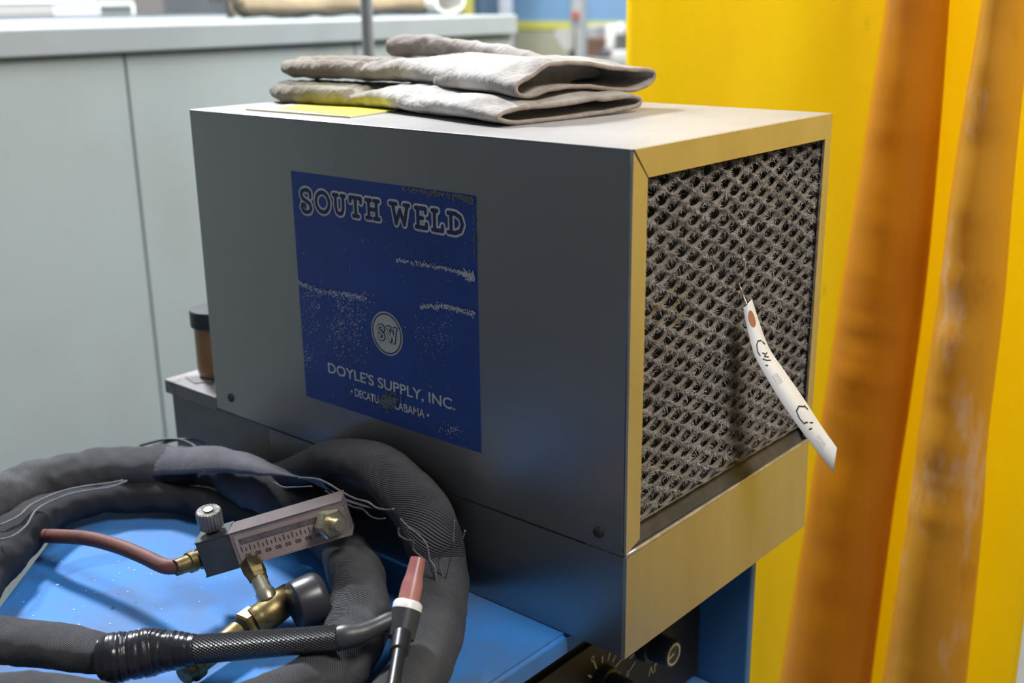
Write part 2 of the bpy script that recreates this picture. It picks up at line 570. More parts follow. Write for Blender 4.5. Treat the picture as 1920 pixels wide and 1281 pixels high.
# ------------------------------------------------------------------ steel water cooler
L_, W_, H_, HB = 0.595, 0.344, 0.45, 0.100
TH = 0.0016
coo = thing('water_cooler', 'big brushed steel cooler box with dusty front grille and blue sticker', 'cooler', (0.30, 0.17, 0.0))
# hood: left face, right face, top, back
bm = bmesh.new()
box(bm, 0, 0, HB, L_-0.004, TH, H_, 0.0006)
box(bm, 0, W_-TH, HB, L_-0.004, W_, H_, 0.0006)
box(bm, 0, TH, HB, TH, W_-TH, H_-TH)
hood = obj('hood', bm, STEEL, coo)
bm = bmesh.new()
box(bm, 0.0, 0.0, H_-TH, L_-0.002, W_, H_+0.0004, 0.0007)
obj('hood_top', bm, STEELTOP, coo)
# dent and folded corner by the front top edge
bm = bmesh.new()
lathe(bm, (L_-0.003, 0.002, 0.108), (0, 0, 1), [(0, 0.0021), (0.30, 0.0021), (0.34, 0.0024)], 12)
obj('corner_fold', bm, STEEL, coo, True)
# front frame strips (x = L), mitred at the top corners
yi0, yi1, zi1, zi0 = 0.0205, 0.3305, 0.426, 0.1085


def plate(bm, pts, x0, x1):
    a = [bm.verts.new((x0, y, z)) for y, z in pts]
    b = [bm.verts.new((x1, y, z)) for y, z in pts]
    n = len(pts)
    bm.faces.new(a)
    bm.faces.new(b[::-1])
    for i in range(n):
        bm.faces.new((a[i], b[i], b[(i+1) % n], a[(i+1) % n]))


g = 0.0007
bm = bmesh.new()
plate(bm, [(0.0005+g, H_), (W_-0.0005, H_), (yi1, zi1), (yi0+g, zi1)], L_-0.003, L_)
obj('frame_strip', bm, FRAME, coo)
bm = bmesh.new()
plate(bm, [(0.0, HB+0.002), (yi0, HB+0.010), (yi0, zi1-g), (0.0, H_-0.001-g)], L_-0.0028, L_-0.0003)
obj('frame_strip', bm, FRAME, coo)
bm = bmesh.new()
plate(bm, [(yi1, HB+0.010), (W_, HB+0.002), (W_, H_-g), (yi1, zi1-g)], L_-0.0028, L_-0.0003)
obj('frame_strip', bm, FRAME, coo)
# base tank (its lid runs out behind the hood) and front panel
bm = bmesh.new()
box(bm, -0.097, 0.001, 0.0, L_-0.004, W_-0.001, HB-0.0012, 0.0015)
tank = obj('tank', bm, TANK, coo)
bm = bmesh.new()
box(bm, 0.10, -0.0006, 0.001, L_-0.003, 0.0009, HB-0.0015)
obj('tank_side_sheet', bm, STEEL, coo)
bm = bmesh.new()
box(bm, -0.108, -0.0008, HB-0.004, -0.0005, W_, HB+0.0135, 0.001)
obj('tank_lid', bm, LIDM, coo)
bm = bmesh.new()
plate(bm, [(0.0, 0.0), (W_-0.002, 0.0), (W_-0.006, HB+0.0035), (0.0, HB-0.001)], L_-0.003, L_+0.0006)
box(bm, L_-0.045, 0.0015, HB-0.006, L_-0.0034, W_-0.008, HB-0.0005)
obj('front_panel', bm, PANEL, coo)
bm = bmesh.new()
tube(bm, [(L_-0.0014, 0.0008, HB+0.0008, 0.0021), (L_-0.0014, W_*0.5, HB+0.0018, 0.0022), (L_-0.0014, W_-0.007, HB+0.0034, 0.0022)], 6, 12)
obj('panel_lip', bm, mat('worn_bright_lip', (0.62, 0.58, 0.53), 0.4, 0.7, (0.42, 0.38, 0.33), 60), coo, True)
bm = bmesh.new()
pf_ = [(L_-0.040, HB-0.001), (L_-0.0032, HB-0.001), (L_-0.0032, HB+0.0040), (L_-0.016, HB+0.020), (L_-0.040, HB+0.020)]
fa = [bm.verts.new((x, 0.003, z)) for x, z in pf_]
fb = [bm.verts.new((x, W_-0.004, z)) for x, z in pf_]
bm.faces.new(fa)
bm.faces.new(fb[::-1])
for i in range(5):
    bm.faces.new((fa[i], fa[(i+1) % 5], fb[(i+1) % 5], fb[i]))
obj('filter_ledge', bm, mat('dark_ledge', (0.05, 0.045, 0.04), 0.6, 0.3, (0.09, 0.08, 0.07), 30), coo)
# filter behind the grille
bm = bmesh.new()
box(bm, L_-0.075, 0.004, HB+0.006, L_-0.042, W_-0.004, H_-0.004)
obj('filter_pad', bm, DARKGAP, coo)
# expanded metal
XG = L_-0.008
bm = bmesh.new()
PY, PZ = 0.0169, 0.0083
y0, z0 = 0.0025, HB+0.021
ny, nz = 20, int((H_-0.006-z0)/PZ)
ends = []


YA, YZ, ZA, ZZ = 0.0025, 0.3405, z0, H_-0.004


def cl_(y, z, x):
    return bm.verts.new((x, min(max(y, YA), YZ), min(max(z, ZA), ZZ)))


for i in range(-1, ny+2):
    for j in range(-1, nz+3):
        yc, zc = y0+i*PY, z0+j*PZ
        if (i+j) % 2 == 0:
            a = Vector((XG, yc, zc))
            for dj in (1, -1):
                b = Vector((XG, yc+PY, zc+dj*PZ))
                if YA < a.y and b.y < YZ and ZA < min(a.z, b.z) and max(a.z, b.z) < ZZ:
                    ends.append((a, b))
            continue
        if not (YA-PY*0.6 < yc < YZ+PY*0.6 and ZA-PZ*0.6 < zc < ZZ+PZ*0.6):
            continue
        # one cell of the metal: a rounded hole in a ridged diamond
        n = 20
        shr = 1.0-0.30*max(0, noise.noise(Vector((yc*22, zc*22, 2))))-0.10*random.random()
        sk = random.uniform(-0.25, 0.25)
        r_out, r_mid, r_in, r_bk = [], [], [], []
        for k in range(n):
            t = 2*math.pi*k/n
            c_, s_ = math.cos(t), math.sin(t)
            q = 1/(abs(c_)+abs(s_))
            yo, zo = c_*q*PY, s_*q*PZ
            jt = shr*(1+0.16*noise.noise(Vector((yc*300+c_*1.3, zc*300+s_*1.3, 0))))
            yi, zi = c_*PY*0.66*jt+sk*0.001*s_, s_*PZ*0.68*jt
            nx_ = 0.0009*noise.noise(Vector((0, (yc+yo)*60, (zc+zo)*60)))
            r_out.append(cl_(yc+yo, zc+zo, XG+0.0016+nx_))
            r_mid.append(cl_(yc+yo*0.45+yi*0.55, zc+zo*0.45+zi*0.55, XG+0.0011+nx_))
            r_in.append(cl_(yc+yi, zc+zi, XG+0.0002))
            r_bk.append(cl_(yc+yi*0.97, zc+zi*0.97, XG-0.0016))
        for A_, B_ in ((r_out, r_mid), (r_mid, r_in), (r_in, r_bk)):
            for k in range(n):
                bm.faces.new((A_[k], A_[(k+1) % n], B_[(k+1) % n], B_[k]))
bmesh.ops.remove_doubles(bm, verts=bm.verts, dist=0.00004)
bmesh.ops.dissolve_degenerate(bm, edges=bm.edges, dist=0.00002)
grille = obj('expanded_metal_grille', bm, MESHM, coo, True)
bm = bmesh.new()
for _ in range(36000):
    a, b = random.choice(ends)
    tt_ = random.random()**2.2*0.5
    c = a.lerp(b, tt_ if random.random() < 0.5 else 1-tt_)
    c.x += random.uniform(0.0010, 0.0036)
    c += Vector((0, random.gauss(0, 0.0011), random.gauss(0, 0.0011)))
    d = Vector((random.gauss(0.25, 0.5), random.gauss(0, 1), random.gauss(0.1, 1))).normalized()
    s = d.cross(Vector((random.random(), random.random()-0.5, random.random()-0.5))).normalized()*random.uniform(0.00016, 0.00042)
    l = random.uniform(0.0022, 0.0064)
    bm.faces.new((bm.verts.new(c-s), bm.verts.new(c+s), bm.verts.new(c+d*l+Vector((0, 0, -0.2*l)))))
lint = obj('lint', bm, LINT, grille)
lint['kind'] = 'stuff'
# screws
for p in (Vector((0.030, -0.0002, 0.1195)), Vector((0.5650, -0.0002, 0.1145))):
    bm = bmesh.new()
    lathe(bm, p, (0, -1, 0), [(0, 0.0052), (0.0012, 0.0050), (0.0022, 0.0035), (0.0024, 0.0012)], 20)
    obj('screw', bm, mat('dark_screw', (0.06, 0.06, 0.06), 0.4, 0.6) if 'dark_screw' not in MATS else MATS['dark_screw'], coo, 'auto')

# sticker on the left face
SX0, SX1, SZ0, SZ1 = 0.1715, 0.4275, 0.1535, 0.3975


def dec(x, z, off):
    return Vector((x, -0.0002-off, z))


bm = bmesh.new()
box(bm, SX0, -0.0004, SZ0, SX1, 0.0002, SZ1)
# ragged wear along the upper right edge
stk = obj('sticker', bm, DECAL, coo)
LET = {
    'S': [[(0.93, 0.70), (0.93, 0.92), (0.72, 1.0), (0.45, 1.0), (0.15, 0.92), (0.06, 0.76), (0.2, 0.6), (0.55, 0.5), (0.85, 0.40), (0.96, 0.22), (0.8, 0.06), (0.5, 0.0), (0.2, 0.05), (0.06, 0.2), (0.15, 0.34), (0.38, 0.32), (0.40, 0.22)]],
    'O': [arc(0.5, 0.5, 0.5, 0.5, 0, 360, 26)],
    'U': [[(0.0, 1.0), (0.38, 1.0)], [(0.18, 1.0), (0.18, 0.35), (0.28, 0.08), (0.5, 0.0), (0.72, 0.08), (0.84, 0.35), (0.84, 1.0)], [(0.68, 1.0), (1.0, 1.0)]],
    'T': [[(0.0, 0.78), (0.0, 1.0), (1.0, 1.0), (1.0, 0.78)], [(0.5, 1.0), (0.5, 0.0)], [(0.25, 0.0), (0.75, 0.0)]],
    'H': [[(0.2, 1), (0.2, 0)], [(0.8, 1), (0.8, 0)], [(0.2, 0.5), (0.8, 0.5)], [(0, 1), (0.38, 1)], [(0.62, 1), (1, 1)], [(0, 0), (0.38, 0)], [(0.62, 0), (1, 0)]],
    'W': [[(0.0, 1.0), (0.34, 1.0)], [(0.14, 1.0), (0.30, 0.0), (0.52, 0.72), (0.74, 0.0), (0.92, 1.0)], [(0.76, 1.0), (1.0, 1.0)]],
    'E': [[(0.2, 1), (0.2, 0)], [(0, 1), (0.95, 1), (0.95, 0.8)], [(0, 0), (1, 0), (1, 0.22)], [(0.2, 0.5), (0.66, 0.5)]],
    'L': [[(0.22, 1), (0.22, 0)], [(0, 1), (0.5, 1)], [(0, 0), (1, 0), (1, 0.25)]],
    'D': [[(0.0, 1), (0.5, 1), (0.85, 0.85), (1.0, 0.5), (0.85, 0.15), (0.5, 0), (0.0, 0)], [(0.2, 1), (0.2, 0)]],
}
BOXES = [('S', 0.181, 0.2058, 0.3530, 0.3843), ('O', 0.2050, 0.2335, 0.3560, 0.3843), ('U', 0.2320, 0.2572, 0.3568, 0.3837), ('T', 0.2568, 0.2805, 0.3575, 0.3837),
         ('H', 0.2798, 0.3062, 0.3580, 0.3836), ('W', 0.3135, 0.3470, 0.3568, 0.3838), ('E', 0.3478, 0.3698, 0.3570, 0.3832), ('L', 0.3693, 0.3903, 0.3568, 0.3831), ('D', 0.3894, 0.4155, 0.3570, 0.3830)]
ST, OUT = 0.0039, 0.0022
b1, b2 = bmesh.new(), bmesh.new()
for ch, xa, xb, za, zb in BOXES:
    m_ = ST/2+OUT
    pl = [[(xa+m_+u*(xb-xa-2*m_), za+m_+v*(zb-za-2*m_)) for u, v in p] for p in LET[ch]]
    strokes(b1, pl, ST+2*OUT, dec, 0.0005)
    strokes(b2, pl, ST, dec, 0.0008)
ttl = obj('title_outline', b1, DECALW, stk)
obj('title_lettering', b2, DECALN, stk)
text_polys("DOYLE'S SUPPLY, INC.", DECALW, 'supplier_lettering', dec, 0.2115, 0.1870, 0.3955, 0.2005, 0.0005, stk)
text_polys("\u2022 DECATU", DECALW, 'town_lettering', dec, 0.2460, 0.1712, 0.2880, 0.1800, 0.0005, stk)
text_polys("LABAMA \u2022", DECALW, 'town_lettering', dec, 0.3120, 0.1712, 0.3600, 0.1798, 0.0005, stk)
# SW badge
bm = bmesh.new()
cxb, czb = 0.305, 0.2485
bm.faces.new([bm.verts.new(dec(x, z, 0.0005)) for x, z in arc(cxb, czb, 0.0225, 0.0225, 0, 360, 48)[:-1]])
bdg = obj('badge', bm, DECALC, stk)
bm = bmesh.new()
strokes(bm, [arc(cxb, czb, 0.0202, 0.0202, 0, 360, 48)], 0.0013, dec, 0.0008)
sw = []
for ch, xa, xb, za, zb in (('S', cxb-0.0145, cxb-0.0015, czb-0.009, czb+0.009), ('W', cxb-0.001, cxb+0.016, czb-0.009, czb+0.009)):
    sw += [[(xa+0.002+u*(xb-xa-0.004), za+0.002+v*(zb-za-0.004)) for u, v in p] for p in LET[ch]]
strokes(bm, sw, 0.0040, dec, 0.0008)
obj('badge_ring', bm, DECALN, stk)
bm = bmesh.new()
strokes(bm, sw, 0.0020, dec, 0.0011)
obj('badge_lettering', bm, DECALC, stk)
# worn flecks, creases and the scraped patch
bm = bmesh.new()


def fleck(x, z, s, off=0.00135, stretch_=1.6):
    off += random.random()*0.0002
    if not (SX0+0.001 < x < SX1-0.001 and SZ0+0.001 < z < SZ1-0.001):
        return
    n = random.randint(4, 6)
    rot = random.gauss(0.9, 0.9)
    ps = []
    for k in range(n):
        a = 2*math.pi*k/n+random.uniform(-.3, .3)
        u, v = math.cos(a)*s*stretch_*random.uniform(.5, 1), math.sin(a)*s*random.uniform(.4, 1)
        ps.append(bm.verts.new(dec(x+u*math.cos(rot)-v*math.sin(rot), z+u*math.sin(rot)+v*math.cos(rot), off)))
    bm.faces.new(ps)


def crease(pts, n, wid, s):
    for _ in range(n):
        i = random.randrange(len(pts)-1)
        t = random.random()
        x = pts[i][0]+(pts[i+1][0]-pts[i][0])*t
        z = pts[i][1]+(pts[i+1][1]-pts[i][1])*t
        fleck(x, z+random.gauss(0, wid), s*random.uniform(.4, 1.4))


cz = lambda x, y: tuple(at(x, y, 1, 0)[k] for k in (0, 2))
crease([cz(745, 487), cz(800, 496), cz(855, 508), cz(893, 521)], 330, 0.0011, 0.00075)
crease([cz(870, 512), cz(893, 521)], 90, 0.0020, 0.0009)
crease([cz(790, 574), cz(840, 574), cz(893, 590)], 330, 0.0013, 0.00075)
crease([cz(562, 530), cz(600, 545), cz(650, 552), cz(690, 560)], 380, 0.0016, 0.0007)
for _ in range(900):
    px, py = random.gauss(625, 36), 548+abs(random.gauss(0, 52))
    if noise.noise(Vector((px*0.035, py*0.02, 3))) > -0.12:
        fleck(*cz(px, py), random.uniform(0.0002, 0.0008))
for _ in range(240):
    px, py = random.gauss(662, 20), random.gauss(620, 30)
    if px < 690:
        fleck(*cz(px, py), random.uniform(0.0002, 0.00075))
for _ in range(160):
    fleck(*cz(random.uniform(780, 850), random.gauss(625, 25)), random.uniform(0.0002, 0.0006))
for _ in range(140):
    fleck(random.uniform(SX0, SX1), random.uniform(SZ0, SZ1), random.uniform(0.0002, 0.0006))
for _ in range(60):
    fleck(*cz(random.gauss(850, 9), random.gauss(806, 4)), random.uniform(0.0003, 0.0008))
for _ in range(70):
    fleck(*cz(random.gauss(577, 6), random.gauss(668, 9)), random.uniform(0.0003, 0.0008))
scr = obj('scratches', bm, SCRATCH, stk)
scr['kind'] = 'stuff'
bm = bmesh.new()
for _ in range(380):
    t = random.random()
    x = 0.335+t*0.0925
    fleck(x, SZ1-abs(random.gauss(0, 0.0016+0.0022*t)), random.uniform(0.0006, 0.0014), 0.0012)
for _ in range(160):
    fleck(SX1-abs(random.gauss(0, 0.0012)), random.uniform(0.34, SZ1), random.uniform(0.0005, 0.0010), 0.0012)
for _ in range(150):
    fleck(*cz(random.gauss(730, 9), random.gauss(752, 7)), random.uniform(0.0008, 0.0020), 0.0012)
wr = obj('worn_edge', bm, mat('bare_grey_patch', (0.20, 0.20, 0.20), 0.5, 0.5), stk)
wr['kind'] = 'stuff'

# ------------------------------------------------------------------ hang tag on a wire
tg = thing('inventory_tag', 'long white paper tag curling out from the grille on a thin wire', 'tag', (L_, 0.186, 0.29))
lft = [(1394, 578), (1401, 615), (1415, 666), (1439, 711), (1473, 766), (1518, 828), (1563, 886)]
rgt = [(1410, 561), (1425, 608), (1442, 652), (1470, 694), (1508, 749), (1539, 797), (1569.5, 840)]
xs = [0.604, 0.609, 0.618, 0.630, 0.645, 0.661, 0.676]
pr_ = cat_n([(*l, *r, x) for l, r, x in zip(lft, rgt, xs)], 8)
Lp = [at(a, b, 0, x) for a, b, c, d, x in pr_]
Rp = [at(c, d, 0, x) for a, b, c, d, x in pr_]
bm = bmesh.new()
ths = Vector((0.0004, -0.0003, 0.0004))
ra = [[bm.verts.new(l), bm.verts.new(r), bm.verts.new(r-ths), bm.verts.new(l-ths)] for l, r in zip(Lp, Rp)]
for i in range(len(ra)-1):
    for k in range(4):
        bm.faces.new((ra[i][k], ra[i][(k+1) % 4], ra[i+1][(k+1) % 4], ra[i+1][k]))
bm.faces.new(ra[0])
bm.faces.new(ra[-1])
card = obj('card', bm, PAPER, tg, True)


def ontag(u, v, off):
    t = max(0, min(0.9999, u))*(len(Lp)-1)
    i = int(t)
    f = t-i
    l = Lp[i].lerp(Lp[i+1], f)
    r = Rp[i].lerp(Rp[i+1], f)
    nrm = (CAM-l).normalized()
    return l.lerp(r, v)+nrm*off


bm = bmesh.new()
bm.faces.new([bm.verts.new(ontag(0.12+0.055*math.cos(a*math.pi/8), 0.52+0.26*math.sin(a*math.pi/8), 0.0006)) for a in range(16)])
obj('reinforcing_patch', bm, REDPATCH, card)


def tstroke(polys, w):
    # stroke given in tag coordinates (u along, v across), scaled so the pen keeps its width
    S = 6.0
    bm = bmesh.new()
    strokes(bm, [[(u*S, v) for u, v in p] for p in polys], w, lambda u, v, o_: ontag(u/S, v, o_), 0.0008)
    obj('handwriting', bm, INK, card)


tstroke([[(0.27, 0.72), (0.265, 0.50), (0.285, 0.34), (0.325, 0.25), (0.35, 0.30)], [(0.28, 0.78), (0.30, 0.86)], [(0.355, 0.75), (0.37, 0.50), (0.385, 0.70)],
         [(0.38, 0.36), (0.40, 0.52), (0.41, 0.70)], [(0.345, 0.5), (0.355, 0.60)], [(0.425, 0.32), (0.43, 0.40)]], 0.05)
tstroke([[(0.70, 0.80), (0.685, 0.6), (0.70, 0.36), (0.735, 0.28), (0.765, 0.32)], [(0.695, 0.84), (0.72, 0.88)], [(0.765, 0.38), (0.77, 0.5)], [(0.78, 0.6), (0.79, 0.72)], [(0.80, 0.36), (0.805, 0.5)]], 0.045)
for u in (0.515, 0.87):
    bm = bmesh.new()
    bm.faces.new([bm.verts.new(ontag(u+a, b, 0.0006)) for a, b in ((-0.02, 0.3), (-0.02, 0.62), (0.035, 0.62), (0.035, 0.3))])
    obj('stamped_line', bm, MATS['pale_grey_stamp'] if 'pale_grey_stamp' in MATS else mat('pale_grey_stamp', (0.62, 0.62, 0.68), 0.7), card)
bm = bmesh.new()
wp = [at(1386, 488, 0, L_-0.008), at(1392, 485, 0, L_-0.002), at(1397, 494, 0, L_+0.001), at(1393, 525, 0, L_+0.001), at(1386, 533, 0, L_-0.002), at(1389, 541, 0, L_+0.002), at(1394, 556, 0, L_+0.005), at(1401, 572, 0, 0.6055)]
tube(bm, [(*p, 0.0008) for p in wp], 5, 6)
obj('wire', bm, WIRE, tg, True)

# ------------------------------------------------------------------ gloves and card on the cooler
HT = H_+0.0004
bm = bmesh.new()
q = [at(461, 207, 2, HT), at(657, 222, 2, HT), at(745, 209, 2, HT), at(590, 194, 2, HT)]
prism(bm, [(p.x, p.y) for p in q], HT, HT+0.0018)
cardy = thing('yellow_card', 'flat yellow card lying under the fingers of the gloves', 'card', (0.15, 0.07, HT))
obj('backing', bm, CREAM, cardy)
bm = bmesh.new()
q2 = [at(520, 203.5, 2, HT+0.002), at(655, 217.5, 2, HT+0.002), at(735, 207, 2, HT+0.002), at(590, 191, 2, HT+0.002)]
prism(bm, [(p.x, p.y) for p in q2], HT+0.0018, HT+0.0022)
obj('printed_face', bm, YCARD, cardy)


def sqz(a, p):
    return math.copysign(abs(a)**p, a)


def glove_mat(name, tipx, stain):
    """suede whose fingers are stained brown and yellow"""
    m = mat(name, (0.40, 0.375, 0.355), 0.95, 0, (0.21, 0.185, 0.17), 34, 0.42, 0.70, bump=0.8, bscale=190, col3=(0.52, 0.50, 0.485), scale3=11, lo3=0.48, hi3=0.64, sheen=0.2)
    nt = m.node_tree
    b = nt.nodes['Principled BSDF']
    src = b.inputs['Base Color'].links[0].from_socket
    tc = nt.nodes.new('ShaderNodeTexCoord')
    sp = nt.nodes.new('ShaderNodeSeparateXYZ')
    nt.links.new(tc.outputs['Object'], sp.inputs[0])
    no = nt.nodes.new('ShaderNodeTexNoise')
    no.inputs['Scale'].default_value = 24
    no.inputs['Detail'].default_value = 5
    nt.links.new(tc.outputs['Object'], no.inputs['Vector'])
    ma = nt.nodes.new('ShaderNodeMath')
    ma.operation = 'MULTIPLY_ADD'
    ma.inputs[1].default_value = 0.16
    nt.links.new(no.outputs['Fac'], ma.inputs[0])
    nt.links.new(sp.outputs[0], ma.inputs[2])
    for (c, l, h, amt) in stain:
        r = nt.nodes.new('ShaderNodeMapRange')
        r.inputs['From Min'].default_value = l
        r.inputs['From Max'].default_value = h
        r.inputs['To Min'].default_value = amt
        r.inputs['To Max'].default_value = 0
        nt.links.new(ma.outputs[0], r.inputs['Value'])
        x = nt.nodes.new('ShaderNodeMix')
        x.data_type = 'RGBA'
        nt.links.new(r.outputs['Result'], x.inputs[0])
        nt.links.new(src, x.inputs[6])
        x.inputs[7].default_value = (*c, 1)
        src = x.outputs[2]
    nt.links.new(src, b.inputs['Base Color'])
    return m


def loft(bm, st, ring=40, p=0.55, wave=0.0, seed=0.0, cap0=True, cap1=True, shrink=0.0, sag=0.0):
    """closed loft along x: stations (x_near, x_far, y0, y1, zbot, ztop)"""
    rings = []
    for (xn, xf, ya, yb, za, zb) in st:
        vs = []
        for k in range(ring):
            a = 2*math.pi*k/ring
            cy_, sy_ = sqz(math.cos(a), p), sqz(math.sin(a), 0.8)
            hy, hz = (yb-ya)/2-shrink, max((zb-za)/2-shrink, 0.0008)
            y = (ya+yb)/2+hy*cy_
            f = (y-ya)/(yb-ya)
            x = xn+(xf-xn)*f
            z = (za+zb)/2+hz*sy_
            w = wave*(noise.noise(Vector((x*14, y*22, seed)))+0.4*noise.noise(Vector((x*40, y*40, seed+5))))
            z = max(z+w*(1.0 if sy_ > -0.3 else 0.45)+sag*math.sin(f*math.pi*2.2+seed), HT+0.0006+shrink*0.9)
            vs.append(bm.verts.new((x, y, z)))
        rings.append(vs)
    for i in range(len(rings)-1):
        for k in range(ring):
            j = (k+1) % ring
            bm.faces.new((rings[i][k], rings[i][j], rings[i+1][j], rings[i+1][k]))
    if cap0:
        bm.faces.new(rings[0][::-1])
    if cap1:
        bm.faces.new(rings[-1])
    return rings


def remesh(o, vox, disp=0.0012, dsz=0.02, smooth=4):
    r = o.modifiers.new('remesh', 'REMESH')
    r.mode = 'VOXEL'
    r.voxel_size = vox
    r.use_smooth_shade = True
    s = o.modifiers.new('smooth', 'SMOOTH')
    s.iterations = smooth
    s.factor = 0.5
    if disp:
        t = bpy.data.textures.new(o.name+'_wrinkles', 'CLOUDS')
        t.noise_scale = dsz
        t.noise_depth = 3
        d = o.modifiers.new('wrinkles', 'DISPLACE')
        d.texture = t
        d.texture_coords = 'GLOBAL'
        d.strength = disp*2
        d.mid_level = 0.5


def glove(label, org, hand, cuff, fingers, thumb, m, seed, sag):
    t = thing('welding_glove', label, 'glove', org)
    bm = bmesh.new()
    loft(bm, [tuple(q) for q in cat_n(hand, 4)], 48, 0.6, 0.0075, seed)
    for f in fingers:
        tube(bm, f, 6, 16, 0.06, 60, 0.85, seed=seed)
    h = obj('hand', bm, m, t, True)
    remesh(h, 0.0020, 0.0024, 0.022, 3)
    if thumb:
        bm = bmesh.new()
        tube(bm, thumb, 8, 20, 0.10, 45, 0.9, seed=seed)
        th = obj('thumb', bm, m, t, True)
        remesh(th, 0.0020, 0.0022, 0.018, 3)
    # cuff: an open tube with a wall
    bm = bmesh.new()
    r1 = loft(bm, cat_n(cuff, 5), 96, 0.42, 0.0065, seed, cap0=False, cap1=False, sag=sag)
    r2 = loft(bm, cat_n(cuff, 5), 96, 0.42, 0.0065, seed, cap0=False, cap1=False, shrink=0.0034, sag=sag)
    for k in range(96):
        j = (k+1) % 96
        for e in (0, -1):
            bm.faces.new((r1[e][k], r2[e][k], r2[e][j], r1[e][j]))
    rim = [(r1[0][k].co+r2[0][k].co)/2 for k in range(96)]
    c = obj('cuff', bm, m, t, True)
    sb = c.modifiers.new('sub', 'SUBSURF')
    sb.levels = sb.render_levels = 1
    # hem along the mouth
    bm = bmesh.new()
    P = [(*p, 0.0024) for p in rim]
    rings = []
    n = len(P)
    for i in range(n):
        cpt = Vector(P[i][:3])
        tt = (Vector(P[(i+1) % n][:3])-Vector(P[i-1][:3])).normalized()
        x, y, _ = frame_of(tt, Vector((1, 0, 0)))
        rings.append([bm.verts.new(cpt+(x*math.cos(q_*math.pi/4)+y*math.sin(q_*math.pi/4))*(0.0023+0.0005*noise.noise(cpt*150))) for q_ in range(8)])
    for i in range(n):
        for q_ in range(8):
            bm.faces.new((rings[i][q_], rings[i][(q_+1) % 8], rings[(i+1) % n][(q_+1) % 8], rings[(i+1) % n][q_]))
    obj('hem', bm, BIND, t, True)
    return t


ST1 = [((0.22, 0.17, 0.03), -0.10, 0.10, 0.75), ((0.050, 0.043, 0.04), -0.14, 0.02, 0.9)]
ST2 = [((0.17, 0.125, 0.095), -0.06, 0.10, 0.7), ((0.22, 0.165, 0.03), -0.17, -0.04, 0.45)]
z = HT
glove('lower grey leather welding glove of the stack, lying flat on the steel box', (0.2, 0.15, HT),
      [(0.36, 0.36, 0.072, 0.245, z+0.001, z+0.020), (0.32, 0.32, 0.076, 0.242, z, z+0.022), (0.28, 0.28, 0.082, 0.240, z, z+0.025), (0.24, 0.24, 0.090, 0.232, z, z+0.026), (0.20, 0.20, 0.100, 0.225, z, z+0.024), (0.16, 0.16, 0.104, 0.215, z, z+0.019), (0.11, 0.11, 0.10, 0.205, z+0.002, z+0.020), (0.085, 0.085, 0.105, 0.20, z+0.003, z+0.017)],
      [(0.404, 0.428, 0.056, 0.252, z, z+0.018), (0.395, 0.415, 0.056, 0.252, z, z+0.021), (0.36, 0.37, 0.062, 0.250, z, z+0.025), (0.31, 0.315, 0.074, 0.244, z, z+0.024), (0.27, 0.27, 0.086, 0.238, z, z+0.024)],
      [[(0.14, 0.112, z+0.012, 0.012), (0.08, 0.106, z+0.012, 0.0125), (0.03, 0.112, z+0.011, 0.012), (-0.002, 0.124, z+0.012, 0.0095), (-0.012, 0.128, z+0.012, 0.005)],
       [(0.14, 0.140, z+0.013, 0.012), (0.08, 0.135, z+0.013, 0.0125), (0.02, 0.138, z+0.013, 0.012), (-0.018, 0.146, z+0.013, 0.010), (-0.030, 0.148, z+0.013, 0.005)],
       [(0.14, 0.168, z+0.013, 0.012), (0.08, 0.165, z+0.013, 0.0125), (0.02, 0.165, z+0.013, 0.012), (-0.022, 0.168, z+0.012, 0.010), (-0.036, 0.169, z+0.012, 0.005)],
       [(0.14, 0.192, z+0.012, 0.011), (0.08, 0.190, z+0.012, 0.011), (0.03, 0.188, z+0.012, 0.011), (0.0, 0.188, z+0.012, 0.008)]],
      None, glove_mat('stained_suede_lower', 0, ST1), 2.3, 0.0030)
z = HT+0.0245
